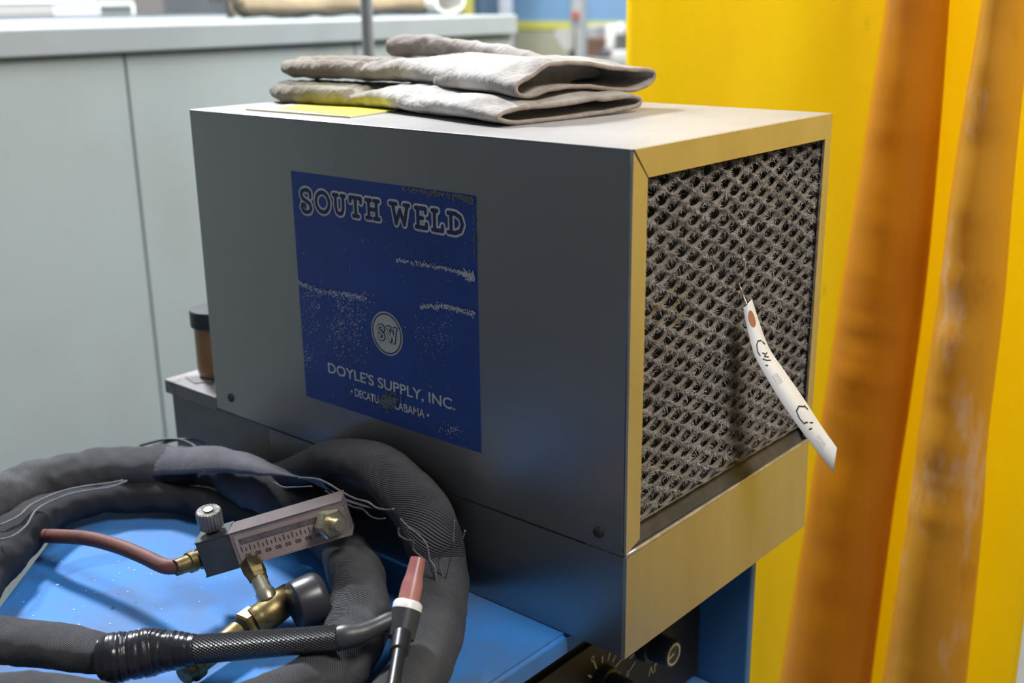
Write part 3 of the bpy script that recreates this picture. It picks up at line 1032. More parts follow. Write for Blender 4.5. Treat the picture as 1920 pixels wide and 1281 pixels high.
glove('upper grey leather welding glove of the stack, thumb lying on top', (0.2, 0.2, z),
      [(0.35, 0.35, 0.106, 0.285, z+0.001, z+0.024), (0.30, 0.30, 0.116, 0.280, z, z+0.027), (0.25, 0.25, 0.126, 0.272, z, z+0.029), (0.21, 0.21, 0.132, 0.264, z, z+0.028), (0.17, 0.17, 0.138, 0.258, z, z+0.024), (0.13, 0.13, 0.140, 0.252, z+0.001, z+0.023), (0.09, 0.09, 0.140, 0.245, z+0.002, z+0.022), (0.065, 0.065, 0.145, 0.24, z+0.004, z+0.018)],
      [(0.398, 0.412, 0.088, 0.300, z-0.001, z+0.025), (0.388, 0.400, 0.088, 0.300, z-0.001, z+0.027), (0.355, 0.362, 0.096, 0.295, z, z+0.029), (0.30, 0.305, 0.112, 0.282, z, z+0.029), (0.255, 0.255, 0.124, 0.272, z, z+0.028)],
      [[(0.12, 0.150, z+0.014, 0.012), (0.06, 0.146, z+0.013, 0.013), (0.01, 0.150, z+0.012, 0.0125), (-0.022, 0.160, z+0.012, 0.0105), (-0.036, 0.164, z+0.012, 0.005)],
       [(0.12, 0.178, z+0.015, 0.012), (0.06, 0.175, z+0.015, 0.013), (0.0, 0.178, z+0.014, 0.013), (-0.032, 0.184, z+0.013, 0.0105), (-0.047, 0.186, z+0.013, 0.005)],
       [(0.12, 0.205, z+0.015, 0.012), (0.06, 0.204, z+0.015, 0.0125), (0.0, 0.205, z+0.014, 0.012), (-0.03, 0.208, z+0.013, 0.008)],
       [(0.12, 0.232, z+0.014, 0.011), (0.06, 0.230, z+0.014, 0.011), (0.02, 0.230, z+0.013, 0.011), (-0.005, 0.230, z+0.013, 0.007)]],
      [(0.31, 0.245, z+0.014, 0.015), (0.26, 0.252, z+0.024, 0.0135), (0.22, 0.256, z+0.029, 0.0125), (0.17, 0.254, z+0.033, 0.0130), (0.12, 0.250, z+0.036, 0.0145), (0.085, 0.248, z+0.035, 0.0155), (0.064, 0.247, z+0.034, 0.011)],
      glove_mat('stained_suede_upper', 0, ST2), 5.1, 0.0046)

# ------------------------------------------------------------------ jar on the tank lid
JZ = HB+0.0135
jc = at(396, 717, 2, JZ)+Vector((-0.016, 0.024, 0))
jar = thing('jar', 'tan jar with a charcoal lid behind the back corner of the cooler', 'jar', (jc.x, jc.y, JZ))
bm = bmesh.new()
lathe(bm, (jc.x, jc.y, JZ), (0, 0, 1), [(0, 0.021), (0.004, 0.025), (0.010, 0.0262), (0.060, 0.0262), (0.066, 0.0255)], 40)
obj('body', bm, JARB, jar, 'auto')
bm = bmesh.new()
lathe(bm, (jc.x, jc.y, JZ+0.066), (0, 0, 1), [(0, 0.0290), (0.001, 0.0298), (0.019, 0.0298), (0.021, 0.0285), (0.0215, 0.010)], 40)
obj('lid', bm, JARL, jar, 'auto')
bm = bmesh.new()
c0 = at(370, 712, 2, JZ)
bm2 = [(c0.x-0.018, c0.y-0.006), (c0.x+0.012, c0.y-0.012), (c0.x+0.022, c0.y+0.006), (c0.x-0.002, c0.y+0.016)]
prism(bm, bm2, JZ, JZ+0.0012)
tag(recentre(obj('rag_scrap', bm, mat('dusty_scrap', (0.26, 0.24, 0.24), 0.9))), 'small dusty scrap lying beside the tan jar', 'scrap')

# ------------------------------------------------------------------ torch, its lead and cover
tor = thing('welding_torch', 'black tig torch with pink cup and its zip-covered lead coiled on the blue machine', 'torch', (0.35, -0.2, 0.0))


def pp(px, py, axis, v, hw):
    p = at(px, py, axis, v)
    return (*p, hw/FPX*(p-CAM).dot(cd))


# first coil: from off the left, along the back, then down the inner bend and out at the lower left
coilA = [pp(-150, 1060, 2, 0.030, 46), pp(-80, 985, 2, 0.040, 48), pp(0, 938, 2, 0.046, 50), pp(60, 912, 2, 0.046, 47), pp(100, 900, 2, 0.046, 46), pp(150, 888, 2, 0.046, 45), pp(200, 881, 2, 0.046, 43), pp(300, 878, 2, 0.046, 44), pp(400, 888, 1, -0.036, 48), pp(500, 925, 1, -0.042, 46), pp(575, 965, 2, 0.034, 44),
         pp(634, 1016, 2, 0.032, 46), pp(664, 1072, 2, 0.031, 52), pp(674, 1140, 2, 0.029, 57), pp(655, 1212, 2, 0.028, 62), pp(590, 1277, 2, 0.029, 60), pp(470, 1332, 2, 0.029, 56), pp(300, 1352, 2, 0.029, 52), pp(120, 1320, 2, 0.029, 54), pp(0, 1310, 2, 0.029, 52), pp(-120, 1322, 2, 0.029, 50)]
bm = bmesh.new()
tube(bm, coilA, 14, 44, 0.15, 30, 0.92, seed=1.0)
obj('lead_cover', bm, CANVAS, tor, True)
# its lower, unzipped lap, coloured darker for the coil's shade
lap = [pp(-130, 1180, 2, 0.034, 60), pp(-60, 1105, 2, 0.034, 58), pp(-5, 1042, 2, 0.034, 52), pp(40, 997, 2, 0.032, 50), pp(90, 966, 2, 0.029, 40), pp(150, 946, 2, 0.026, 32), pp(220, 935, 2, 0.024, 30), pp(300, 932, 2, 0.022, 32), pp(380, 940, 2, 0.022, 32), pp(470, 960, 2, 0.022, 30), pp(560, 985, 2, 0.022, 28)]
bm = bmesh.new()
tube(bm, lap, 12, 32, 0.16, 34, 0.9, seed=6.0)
obj('cover_lap', bm, CANVASSHADE, tor, True)
# outer coil leaning on the cooler
coilB = [pp(420, 925, 1, -0.024, 26), pp(490, 905, 1, -0.024, 30), pp(555, 884, 1, -0.026, 34), pp(620, 858, 1, -0.028, 38), pp(690, 866, 1, -0.030, 46), pp(755, 915, 1, -0.032, 54), pp(803, 985, 1, -0.036, 58), pp(822, 1060, 2, 0.040, 58), pp(822, 1130, 2, 0.031, 58), pp(808, 1200, 2, 0.028, 59), pp(770, 1280, 2, 0.026, 58), pp(700, 1360, 2, 0.0255, 56)]
bm = bmesh.new()
tube(bm, coilB, 14, 40, 0.08, 26, 0.86, seed=4.0)
obj('lead_cover', bm, CANVAS, tor, True)


def ribbon(bm, top, bot, n=8, th=0.0016):
    """sheet between two rows of points, with thickness"""
    T = catmull(top, n)
    B = catmull(bot, n)
    rows = 6
    grid = []
    for a, b in zip(T, B):
        row = []
        for k in range(rows+1):
            f = k/rows
            p = a.lerp(b, f)
            p = p+Vector((0, -1, 0.6)).normalized()*0.006*math.sin(f*math.pi)
            row.append(p+Vector((1, 1, 1))*0.0012*noise.noise(p*45))
        grid.append(row)
    off = Vector((-0.6, 0.6, -0.5)).normalized()*th
    A = [[bm.verts.new(p) for p in r] for r in grid]
    D = [[bm.verts.new(p+off) for p in r] for r in grid]
    nn = len(grid)
    for i in range(nn-1):
        for k in range(rows):
            bm.faces.new((A[i][k], A[i+1][k], A[i+1][k+1], A[i][k+1]))
            bm.faces.new((D[i][k], D[i][k+1], D[i+1][k+1], D[i+1][k]))
        for k in (0, rows):
            bm.faces.new((A[i][k], D[i][k], D[i+1][k], A[i+1][k]))
    for i in (0, nn-1):
        for k in range(rows):
            bm.faces.new((A[i][k], A[i][k+1], D[i][k+1], D[i][k]))


# unzipped flap lying over the first coil
tops = [(230, 842), (300, 838), (360, 838), (413, 838), (480, 855), (540, 884), (600, 912), (650, 934), (700, 952)]
bots = [(232, 900), (290, 893), (338, 889), (413, 886), (480, 891), (540, 894), (592, 898), (648, 938), (702, 956)]
zt = [0.058, 0.060, 0.062, 0.064, 0.066, 0.068, 0.068, 0.066, 0.064]
bm = bmesh.new()
tp_ = [at(a, b, 1, -0.050-0.09*max(0, (400-a)/400)) for (a, b) in tops]
bt_ = [at(a, b, 1, -0.074-0.09*max(0, (400-a)/400)) for (a, b) in bots]
ribbon(bm, tp_, bt_)
obj('cover_flap', bm, FLAP, tor, True)
# frayed zip edges
for pts, yv, rad in (([(0, 985), (35, 968), (62, 945), (115, 922), (160, 912), (205, 906), (232, 901)], None, 0.0011),
                     ([(0, 1012), (25, 1005), (50, 985), (70, 955), (118, 931), (165, 920), (206, 914), (238, 902)], None, 0.0011),
                     ([(560, 896), (600, 900), (640, 922), (665, 935), (690, 942), (705, 952), (722, 956), (738, 955)], -0.075, 0.0011),
                     ([(610, 920), (640, 938), (660, 950), (680, 955), (693, 967), (708, 973), (722, 972)], -0.075, 0.0009),
                     ([(748, 990), (748, 1003), (762, 1012), (775, 1015), (775, 1030), (790, 1045), (806, 1060), (814, 1090), (814, 1142), (805, 1180), (780, 1222)], -0.078, 0.0011),
                     ([(750, 972), (765, 988), (785, 1003), (800, 1022), (806, 1050), (816, 1068), (817, 1120), (808, 1165)], -0.078, 0.0009),
                     ([(852, 975), (850, 1000), (848, 1020), (830, 1035), (823, 1050), (828, 1075), (835, 1092), (822, 1115)], -0.067, 0.0009),
                     ([(872, 995), (865, 1015), (850, 1035), (842, 1060), (836, 1085), (826, 1110)], -0.067, 0.0008),
                     ([(515, 905), (530, 913), (545, 914), (585, 912)], -0.085, 0.0007)):
    bm = bmesh.new()
    if yv is None:
        P = [at(a, b, 2, 0.062) for a, b in pts]
    else:
        P = [at(a, b, 1, yv) for a, b in pts]
    tube(bm, [(*p, rad) for p in P], 6, 6, 0.35, 300)
    obj('zip_edge', bm, EDGE, tor, True)
# lead end with cloth, tape, handle, neck, head
zl, zr = 0.040, 0.066
D = [pp(-90, 1195, 2, 0.034, 46), pp(0, 1200, 2, 0.036, 47), pp(90, 1210, 2, 0.038, 46), pp(150, 1220, 2, 0.040, 44), pp(195, 1228, 2, 0.041, 40), pp(225, 1230, 2, 0.041, 34)]
bm = bmesh.new()
tube(bm, D, 12, 36, 0.09, 34, 0.9, seed=8.0)
obj('lead_cover', bm, CANVAS, tor, True)
T0 = [pp(196, 1236, 2, 0.041, 41), pp(212, 1234, 2, 0.042, 47), pp(240, 1230, 2, 0.042, 45), pp(270, 1225, 2, 0.043, 45), pp(288, 1222, 2, 0.043, 44), pp(310, 1221, 2, 0.044, 38), pp(340, 1220, 2, 0.045, 34), pp(368, 1218, 2, 0.046, 29.5)]
bm = bmesh.new()
S_ = cat_n(T0, 10)
S_ = [(a, b, c, r*(1+0.02*math.sin(i*1.7)+0.015*math.sin(i*0.83))) for i, (a, b, c, r) in enumerate(S_)]
tube(bm, S_, 1, 40, 0.07, 60, seed=3.0)
obj('tape_wrap', bm, TAPE, tor, True)
HA, HBp = at(362, 1218.5, 2, 0.0455), at(640, 1196, 2, zr)
ax = (HBp-HA)
ln = ax.length
bm = bmesh.new()
rA, rB = 27.5/FPX*(HA-CAM).dot(cd), 24.5/FPX*(HBp-CAM).dot(cd)
lathe(bm, HA, ax, [(0, rA), (ln*0.5, (rA+rB)/2), (ln*0.985, rB), (ln, rB*0.9)], 48)
obj('handle', bm, BRAID, tor, 'auto')
neck = [(*(HA+ax*0.985), rB*0.97), pp(648, 1194, 2, zr+0.0005, 24), pp(664, 1191, 2, zr+0.001, 22), pp(682, 1186, 2, zr+0.002, 18.5), pp(705, 1176, 2, zr+0.003, 16.5), pp(730, 1165, 2, zr+0.004, 17), pp(752, 1160, 2, zr+0.004, 15)]
bm = bmesh.new()
tube(bm, neck, 8, 32)
obj('neck', bm, GREYB, tor, True)
hc = at(758, 1165, 2, zr+0.004)          # middle of the head
ctip = at(784, 1048, 2, 0.108)
hax = (ctip-hc).normalized()
px2m = (hc-CAM).dot(cd)/FPX
full = (ctip-hc).length
bm = bmesh.new()
k = full
lathe(bm, hc, hax, [(-0.30*k, 0.5*27*px2m), (-0.29*k, 21*px2m), (-0.27*k, 26*px2m), (0.16*k, 28*px2m), (0.165*k, 27*px2m)], 40)
obj('head', bm, GREYB, tor, 'auto')
bm = bmesh.new()
lathe(bm, hc, hax, [(0.165*k, 28*px2m), (0.26*k, 28*px2m), (0.30*k, 25*px2m), (0.31*k, 20*px2m)], 40)
obj('insulator', bm, WHITE, tor, 'auto')
bm = bmesh.new()
lathe(bm, hc, hax, [(0.30*k, 21*px2m), (0.56*k, 20.5*px2m), (0.64*k, 19*px2m), (0.72*k, 17*px2m), (1.0*k, 15*px2m), (1.0*k, 11.5*px2m), (0.85*k, 11*px2m)], 40)
obj('gas_cup', bm, PINK, tor, 'auto')
bm = bmesh.new()
bx_ = at(734, 1310, 2, 0.060)-hc
cl = bx_.length
bd = bx_.normalized()
lathe(bm, hc+bd*0.2*cl, bd, [(0, 18*px2m), (0.22*cl, 17*px2m), (0.24*cl, 12.5*px2m), (0.95*cl, 12.5*px2m), (1.0*cl, 9*px2m)], 32)
obj('back_cap', bm, BLACK, tor, 'auto')
for dx in (0, 26):
    bm = bmesh.new()
    tube(bm, [pp(262+dx, 836, 2, 0.045, 2.6), pp(300+dx, 826, 2, 0.050, 2.8), pp(330+dx, 824, 2, 0.052, 2.8), pp(352+dx, 830, 2, 0.052, 2.6), pp(372+dx*0.6, 842, 2, 0.050, 2.6)], 8, 8)
    obj('lead_cable', bm, RUBBER, tor, True)

# ------------------------------------------------------------------ flowmeter with gauge
flo = thing('flowmeter_regulator', 'brass argon flowmeter with clear scale tube and black gauge lying inside the coil', 'flowmeter', (0.28, -0.15, 0.0))
A0 = at(411, 1041, 2, 0.064)
A1 = at(622, 979, 2, 0.092)
a_ = (A1-A0).normalized()
tc_ = (CAM-(A0+A1)/2).normalized()
n_ = (tc_-a_*tc_.dot(a_)).normalized()
v_ = n_.cross(a_).normalized()
if v_.z < 0:
    v_ = -v_
rot = math.radians(-18)
n2 = n_*math.cos(rot)+v_*math.sin(rot)
v2 = v_*math.cos(rot)-n_*math.sin(rot)
FL = (A1-A0).length


def flp(s, t, d):       # s along (m), t across (m), d out of the face (m); origin at A0
    return A0+a_*s+v2*t+n2*d


def obox(bm, s0, s1, t0, t1, d0, d1, bev=0.0008):
    b = bmesh.new()
    bmesh.ops.create_cube(b, size=1)
    for v in b.verts:
        v.co = flp((s0+s1)/2+v.co.x*(s1-s0), (t0+t1)/2+v.co.y*(t1-t0), (d0+d1)/2+v.co.z*(d1-d0))
    bmesh.ops.bevel(b, geom=list(b.edges), offset=bev, segments=2, affect='EDGES')
    merge(bm, b)


HWF = 0.0178
bm = bmesh.new()
obox(bm, -0.018, 0.0135, -HWF, HWF, -0.034, 0.0)
obj('metal_block', bm, BLOCK, flo)
bm = bmesh.new()
obox(bm, 0.014, FL+0.014, -HWF, HWF, -0.030, 0.0)
acr = obj('acrylic_tube', bm, ACRYL, flo)
bm = bmesh.new()
obox(bm, 0.018, FL-0.008, -HWF+0.001, HWF-0.004, 0.0001, 0.0005, 0.0001)
scl = obj('scale_card', bm, SCALE, acr)
bm = bmesh.new()
s0_, s1_ = 0.022, FL-0.014


def fst(u, v, off):
    return flp(u, v, 0.0006+off)


for i in range(19):
    s = s0_+(s1_-s0_)*i/18
    strokes(bm, [[(s, -0.0030), (s, 0.0018 if i % 2 == 0 else -0.0002)]], 0.0008, fst, 0.0002)
for i in range(8):
    s = s0_+0.004+(s1_-s0_-0.006)*i/7
    strokes(bm, [arc(s-0.0012, -0.0082, 0.0010, 0.0016, 20, 340, 8), arc(s+0.0017, -0.0082, 0.0010, 0.0016, 0, 360, 8)], 0.0007, fst, 0.0002)
obj('scale_print', bm, INK, scl)
bm = bmesh.new()
obox(bm, s0_, s1_+0.002, 0.0042, 0.0095, 0.0006, 0.0009, 0.0001)
obj('scale_band', bm, mat('dark_scale_band', (0.10, 0.085, 0.09), 0.5, 0, (0.2, 0.16, 0.16), 120), scl)
# hex plug on the clear end
pd = (n2*0.8+a_*0.6).normalized()
pc = flp(FL-0.001, 0.001, 0.005)
bm = bmesh.new()
lathe(bm, pc-pd*0.004, pd, [(0, 0.0145), (0.010, 0.0145), (0.0115, 0.0125)], 6)
obj('hex_nut', bm, ZINC, flo)
bm = bmesh.new()
lathe(bm, pc+pd*0.007, pd, [(0, 0.0062), (0.008, 0.0062), (0.0085, 0.0055), (0.0115, 0.0055)], 24)
obj('bolt_end', bm, ZINC, flo, 'auto')
# knob standing on the block
kp = at(397, 993, 2, 0.080)
kd = (at(389, 950, 2, 0.106)-kp)
kd.normalize()
bm = bmesh.new()
lathe(bm, kp-kd*0.010, kd, [(0, 0.006), (0.012, 0.006), (0.0125, 0.0085), (0.015, 0.0085)], 24)
obj('knob_stem', bm, BRASS, flo, 'auto')
bm = bmesh.new()
lathe(bm, kp+kd*0.004, kd, [(0, 0.0112), (0.001, 0.0122), (0.0165, 0.0122), (0.0180, 0.0110), (0.0182, 0.0045), (0.0195, 0.0042)], 48)
obj('knob', bm, NICKEL, flo, 'auto')
# hose and barbed tail
h0 = flp(-0.018, -0.003, -0.016)
hp = [at(340, 1066, 2, 0.058)]
bm = bmesh.new()
hd = (at(322, 1068, 2, 0.056)-h0).normalized()
lathe(bm, h0-hd*0.002, hd, [(0, 0.0105), (0.008, 0.0105), (0.009, 0.0088), (0.013, 0.0088), (0.014, 0.0100), (0.020, 0.0100), (0.021, 0.0082), (0.034, 0.0078)], 20)
obj('hose_tail', bm, BRASS, flo, 'auto')
hp = [h0+hd*0.024]+[at(a, b, 2, c) for a, b, c in ((310, 1062, 0.054), (270, 1044, 0.052), (220, 1024, 0.050), (165, 1010, 0.046), (110, 1006, 0.038), (70, 1006, 0.028), (30, 1012, 0.016), (-30, 1040, 0.0095))]
bm = bmesh.new()
tube(bm, [(*p, 0.0074) for p in hp], 10, 20)
obj('hose', bm, HOSE, flo, True)
# stem down to the regulator body
sA, sB = at(474, 1064, 2, 0.056), at(503, 1124, 2, 0.040)
sd = sB-sA
sl = sd.length
bm = bmesh.new()
lathe(bm, sA-sd*0.15, sd, [(0, 0.0108), (sl*0.30, 0.0108), (sl*0.42, 0.0095), (sl*0.55, 0.0090)], 6)
obj('brass_coupling', bm, BRASS, flo)
bm = bmesh.new()
lathe(bm, sA+sd*0.38, sd, [(0, 0.0078), (sl*0.40, 0.0078), (sl*0.42, 0.0092), (sl*0.60, 0.0092), (sl*0.70, 0.007)], 24)
obj('steel_coupling', bm, ZINC, flo, 'auto')
bA, bB = at(545, 1120, 2, 0.030), at(490, 1160, 2, 0.026)
bm = bmesh.new()
tube(bm, [(*at(556, 1120, 2, 0.030), 0.011), (*bA, 0.0135), (*at(515, 1142, 2, 0.030), 0.0145), (*bB, 0.0140), (*at(478, 1168, 2, 0.024), 0.0135)], 8, 28, 0.05, 60)
obj('regulator_body', bm, BRASS, flo, True)
nA, nB = at(484, 1158, 2, 0.024), at(425, 1200, 2, 0.020)
nd = nB-nA
nl = nd.length
bm = bmesh.new()
lathe(bm, nA, nd, [(0, 0.0120), (0.003, 0.0140), (nl*0.45, 0.0140), (nl*0.5, 0.0120)], 6)
obj('union_nut', bm, BRASS, flo)
iA, iB = at(445, 1186, 2, 0.021), at(350, 1262, 2, 0.016)
idv = iB-iA
il = idv.length
bm = bmesh.new()
lathe(bm, iA, idv, [(0, 0.0105), (il*0.55, 0.0100), (il*0.78, 0.0095), (il*0.80, 0.0120), (il*0.92, 0.0120), (il*0.94, 0.0095), (il*1.05, 0.009), (il*1.06, 0.0050)], 28)
obj('inlet_tube', bm, BRASS, flo, 'auto')
# gauge
gc = at(582, 1126, 2, 0.043)
gd = (Vector((cr.x, cr.y, 0))*0.80+Vector((cd.x, cd.y, 0)).normalized()*0.50+Vector((0, 0, 0.05))).normalized()
bm = bmesh.new()
lathe(bm, gc-gd*0.016, gd, [(0, 0.0205), (0.0006, 0.0216), (0.0025, 0.0222), (0.020, 0.0240), (0.0245, 0.0236), (0.0275, 0.0212), (0.0285, 0.017)], 56)
obj('gauge', bm, mat('satin_black_gauge', (0.035, 0.035, 0.042), 0.32), flo, 'auto')

# ------------------------------------------------------------------ big grey cabinet behind
XC = -0.85
cab = thing('steel_cabinet', 'long grey green steel cabinet with overhanging top behind the cooler', 'cabinet', (XC-0.8, 0.6, FLOOR))
CT = 0.524
CY1 = 1.540
bm = bmesh.new()
box(bm, XC-1.7, -0.9, CT-0.0475, XC+0.012, CY1, CT, 0.004)
obj('top', bm, CABTOP, cab)
seams = [-0.9, -0.235, 0.4375, 1.003, CY1-0.004]
for i in range(4):
    bm = bmesh.new()
    box(bm, XC-0.03, seams[i]+(0.0018 if i else 0), FLOOR+0.08, XC-0.004, seams[i+1]-0.0018, CT-0.0495, 0.0025)
    obj('front_panel', bm, CABM, cab)
bm = bmesh.new()
box(bm, XC-1.68, -0.89, FLOOR, XC-0.03, CY1-0.006, CT-0.0475)
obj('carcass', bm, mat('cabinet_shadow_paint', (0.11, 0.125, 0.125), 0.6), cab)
# rolled canvas and tube on the cabinet
rol = thing('folded_canvas', 'tan folded canvas roll lying on the grey cabinet top', 'canvas', (-1.1, 1.1, CT))
xr = -1.15
ca, cb = at(446, 26, 0, xr), at(785, 24, 0, xr)
bm = bmesh.new()
yy = [ca.y+(cb.y-ca.y)*i/12 for i in range(13)]
tube(bm, [(xr, y, CT+0.0325+0.004*math.sin(i*1.3), 0.027) for i, y in enumerate(yy)], 4, 24, 0.10, 12, 1.0)
obj('roll', bm, TAN, rol, True)
bm = bmesh.new()
tube(bm, [(xr+0.028, y, CT+0.0125+0.002*math.sin(i*2.1), 0.0088) for i, y in enumerate(yy)], 4, 16, 0.15, 15)
tube(bm, [(xr+0.022, ca.y+0.004, CT+0.008, 0.008), (xr+0.012, ca.y-0.012, CT+0.03, 0.008), (xr-0.01, ca.y-0.004, CT+0.06, 0.008)], 6, 12)
obj('dark_edge', bm, OLIVE, rol, True)
bm = bmesh.new()
wa, wb = at(800, 20, 0, xr), at(858, 20, 0, xr)
x_, y_, z_ = Vector((0, 1, 0)), Vector((0, 0, 1)), Vector((1, 0, 0))
wc = Vector((xr, (wa.y+wb.y)/2, CT+0.0335))
rw = (wb.y-wa.y)/2
for (r_a, r_b) in ((rw, rw*0.80),):
    n = 32
    rr = []
    for (xx, r) in ((-0.10, r_a), (0.03, r_a), (0.03, r_b), (-0.10, r_b)):
        rr.append([bm.verts.new((wc.x+xx, wc.y+math.cos(2*math.pi*i/n)*r, wc.z+math.sin(2*math.pi*i/n)*0.033*(r/r_a))) for i in range(n)])
    for k_ in range(4):
        for i in range(n):
            bm.faces.new((rr[k_][i], rr[k_][(i+1) % n], rr[(k_+1) % 4][(i+1) % n], rr[(k_+1) % 4][i]))
tag(recentre(obj('pipe_offcut', bm, CARDW, None, 'auto')), 'white open pipe end lying beside the tan canvas roll', 'pipe')
bm = bmesh.new()
box(bm, xr+0.02, cb.y+0.002, CT, xr+0.03, wa.y-0.004, CT+0.05)
bm.free()
fl = thing('cardboard_sheet', 'dark bent cardboard sheet leaning above the left end of the tan canvas roll', 'cardboard', (xr-0.2, 0.8, CT))
bm = bmesh.new()
pA = [at(395, 4, 0, xr-0.25), at(415, 7, 0, xr-0.25), at(445, 3, 0, xr-0.25), at(480, -30, 0, xr-0.25), at(395, -40, 0, xr-0.25)]
f1 = [bm.verts.new(p) for p in pA]
f2 = [bm.verts.new(p+Vector((-0.01, 0, 0))) for p in pA]
bm.faces.new(f1)
bm.faces.new(f2[::-1])
for i in range(5):
    bm.faces.new((f1[i], f1[(i+1) % 5], f2[(i+1) % 5], f2[i]))
obj('sheet', bm, mat('dark_cardboard', (0.06, 0.055, 0.05), 0.9), fl)
bm = bmesh.new()
zc_ = min(p.z for p in pA)
box(bm, xr-0.258, pA[2].y-0.03, CT, xr-0.252, pA[2].y-0.01, zc_+0.02)
obj('support_leg', bm, MATS['dark_cardboard'], fl)

# machine with a panel window, far left behind the cabinet top
XM = -2.0
mc = thing('white_machine', 'white machine housing with a dark window standing on the far left of the cabinet top', 'machine', (XM, 0.95, CT))
bm = bmesh.new()
ya, yb = at(-120, 10, 0, XM).y, at(300, 10, 0, XM).y
box(bm, XM-0.4, ya, CT, XM, yb, CT+0.35, 0.004)
obj('housing', bm, mat('grey_housing', (0.34, 0.35, 0.37), 0.5), mc)


def mpanel(x0, y0, x1, y1, name, m, out=0.006):
    p, q_ = at(x0, y1, 0, XM), at(x1, y0, 0, XM)
    bm = bmesh.new()
    box(bm, XM+0.0005, p.y, p.z, XM+out, q_.y, q_.z)
    return obj(name, bm, m, mc)


mpanel(-100, -60, 168, 8, 'upper_panel', mat('white_panel', (0.78, 0.80, 0.80), 0.5))
mpanel(-100, 10, 97, 30, 'vent_panel', mat('beige_grey_panel', (0.36, 0.35, 0.33), 0.6))
mpanel(99, 8, 182, 30, 'side_panel', mat('lavender_grey_panel', (0.52, 0.55, 0.68), 0.5))
mpanel(184, 6, 250, 28, 'window_frame', MATS['white_panel'])
mpanel(187, 10, 243, 26, 'dark_window', mat('dark_glass', (0.10, 0.115, 0.11), 0.3), 0.009)
mpanel(255, -60, 298, 26, 'dark_panel', mat('taupe_panel', (0.13, 0.12, 0.115), 0.6))

# ------------------------------------------------------------------ posts
pt, pb = at(686.5, 0, 0, -0.62), at(686.5, 95, 0, -0.62)
bm = bmesh.new()
lathe(bm, (-0.62, pt.y, FLOOR), (0, 0, 1), [(0, 0.045), (0.008, 0.045), (0.009, 0.0118), (2.2, 0.0118)], 28)
tag(recentre(obj('steel_post', bm, POSTM, None, 'auto')), 'thin grey steel post standing between the cooler and the long cabinet', 'post')
pf = at(1085, 60, 1, 4.0)
bm = bmesh.new()
lathe(bm, (pf.x, 4.0, FLOOR), (0, 0, 1), [(0, 0.09), (0.01, 0.09), (0.011, 0.042), (3.0, 0.042)], 28)
fp = tag(recentre(obj('steel_post', bm, mat('pale_post', (0.50, 0.53, 0.58), 0.5), None, 'auto')), 'blurred pale post with a red mark far behind, left of the yellow curtain', 'post')
rm = at(1080, 29, 1, 3.955)
bm = bmesh.new()
box(bm, rm.x-0.022, 3.950, rm.z-0.02, rm.x+0.022, 3.957, rm.z+0.02, 0.002)
obj('red_mark', bm, mat('red_sticker', (0.55, 0.16, 0.10), 0.5), fp)

# ------------------------------------------------------------------ far bench and its clutter
YB = 4.15
bz = at(1100, 108, 1, YB).z
ben = thing('workbench', 'blurred pale workbench against the far wall beside the yellow curtain', 'workbench', (-2.0, YB+0.2, FLOOR))
b0, b1_ = at(1062, 100, 1, YB).x, at(1260, 100, 1, YB).x
bm = bmesh.new()
box(bm, b0, YB-0.05, bz-0.05, b1_, YB+0.6, bz, 0.005)
obj('bench_top', bm, mat('bench_grey', (0.42, 0.43, 0.42), 0.6), ben)
for lx in (b0+0.04, b1_-0.08):
    for ly in (YB, YB+0.52):
        bm = bmesh.new()
        box(bm, lx, ly, FLOOR, lx+0.04, ly+0.04, bz-0.05)
        obj('leg', bm, POSTM, ben)


def far_box(name, x0, y0, x1, y1, m, label, cat, dy=0.0, dep=0.15):
    p, q_ = at(x0, y1, 1, YB+dy), at(x1, y0, 1, YB+dy)
    bm = bmesh.new()
    box(bm, p.x, YB+dy, bz, q_.x, YB+dy+dep, q_.z, 0.008)
    return tag(recentre(obj(name, bm, m)), label, cat)


far_box('storage_box', 1098, 48, 1118, 70, MATS['bench_grey'], 'grey box on the far bench just right of the pale post', 'box', 0.16)
p, q_ = at(1098, 72, 1, YB+0.12), at(1117, 45, 1, YB+0.12)
far_box('tool_case', 1097, 70, 1120, 82, mat('brown_case', (0.22, 0.13, 0.09), 0.6), 'brown case on the far bench right of the pale post', 'case', 0.0)
bm = bmesh.new()
lathe(bm, ((at(1127, 80, 1, YB+0.05).x+at(1146, 80, 1, YB+0.05).x)/2, YB+0.1, bz), (0, 0, 1), [(0, 0.032), (at(1136, 47, 1, YB).z-bz-0.01, 0.032), (at(1136, 47, 1, YB).z-bz, 0.026)], 20)
tag(recentre(obj('white_canister', bm, CARDW, None, 'auto')), 'white upright canister on the far bench, blurred', 'canister')
far_box('dark_machine_head', 1152, 64, 1168, 95, mat('dark_grey_head', (0.13, 0.135, 0.12), 0.6), 'dark grey block on the far bench beside the yellow curtain', 'machine', 0.02)
sp_ = at(1163, 55, 1, YB+0.3)
bm = bmesh.new()
lathe(bm, (sp_.x, YB+0.3, bz), (0, 0, 1), [(0, 0.03), (0.01, 0.03), (0.012, 0.008), (sp_.z-bz-0.03, 0.008), (sp_.z-bz-0.028, 0.026), (sp_.z-bz, 0.032), (sp_.z-bz+0.028, 0.022), (sp_.z-bz+0.034, 0.004)], 20)
tag(recentre(obj('bench_lamp', bm, CARDW, None, 'auto')), 'small white round headed lamp on the far bench', 'lamp')
far_box('dark_pan', 1122, 93, 1140, 103, mat('dark_pan_grey', (0.15, 0.15, 0.17), 0.6), 'low dark pan on the far bench under the white canister', 'pan', -0.03, 0.08)
far_box('white_carton', 1145, 96, 1166, 112, CARDW, 'low white carton on the far bench by the yellow curtain', 'carton', -0.04, 0.08)
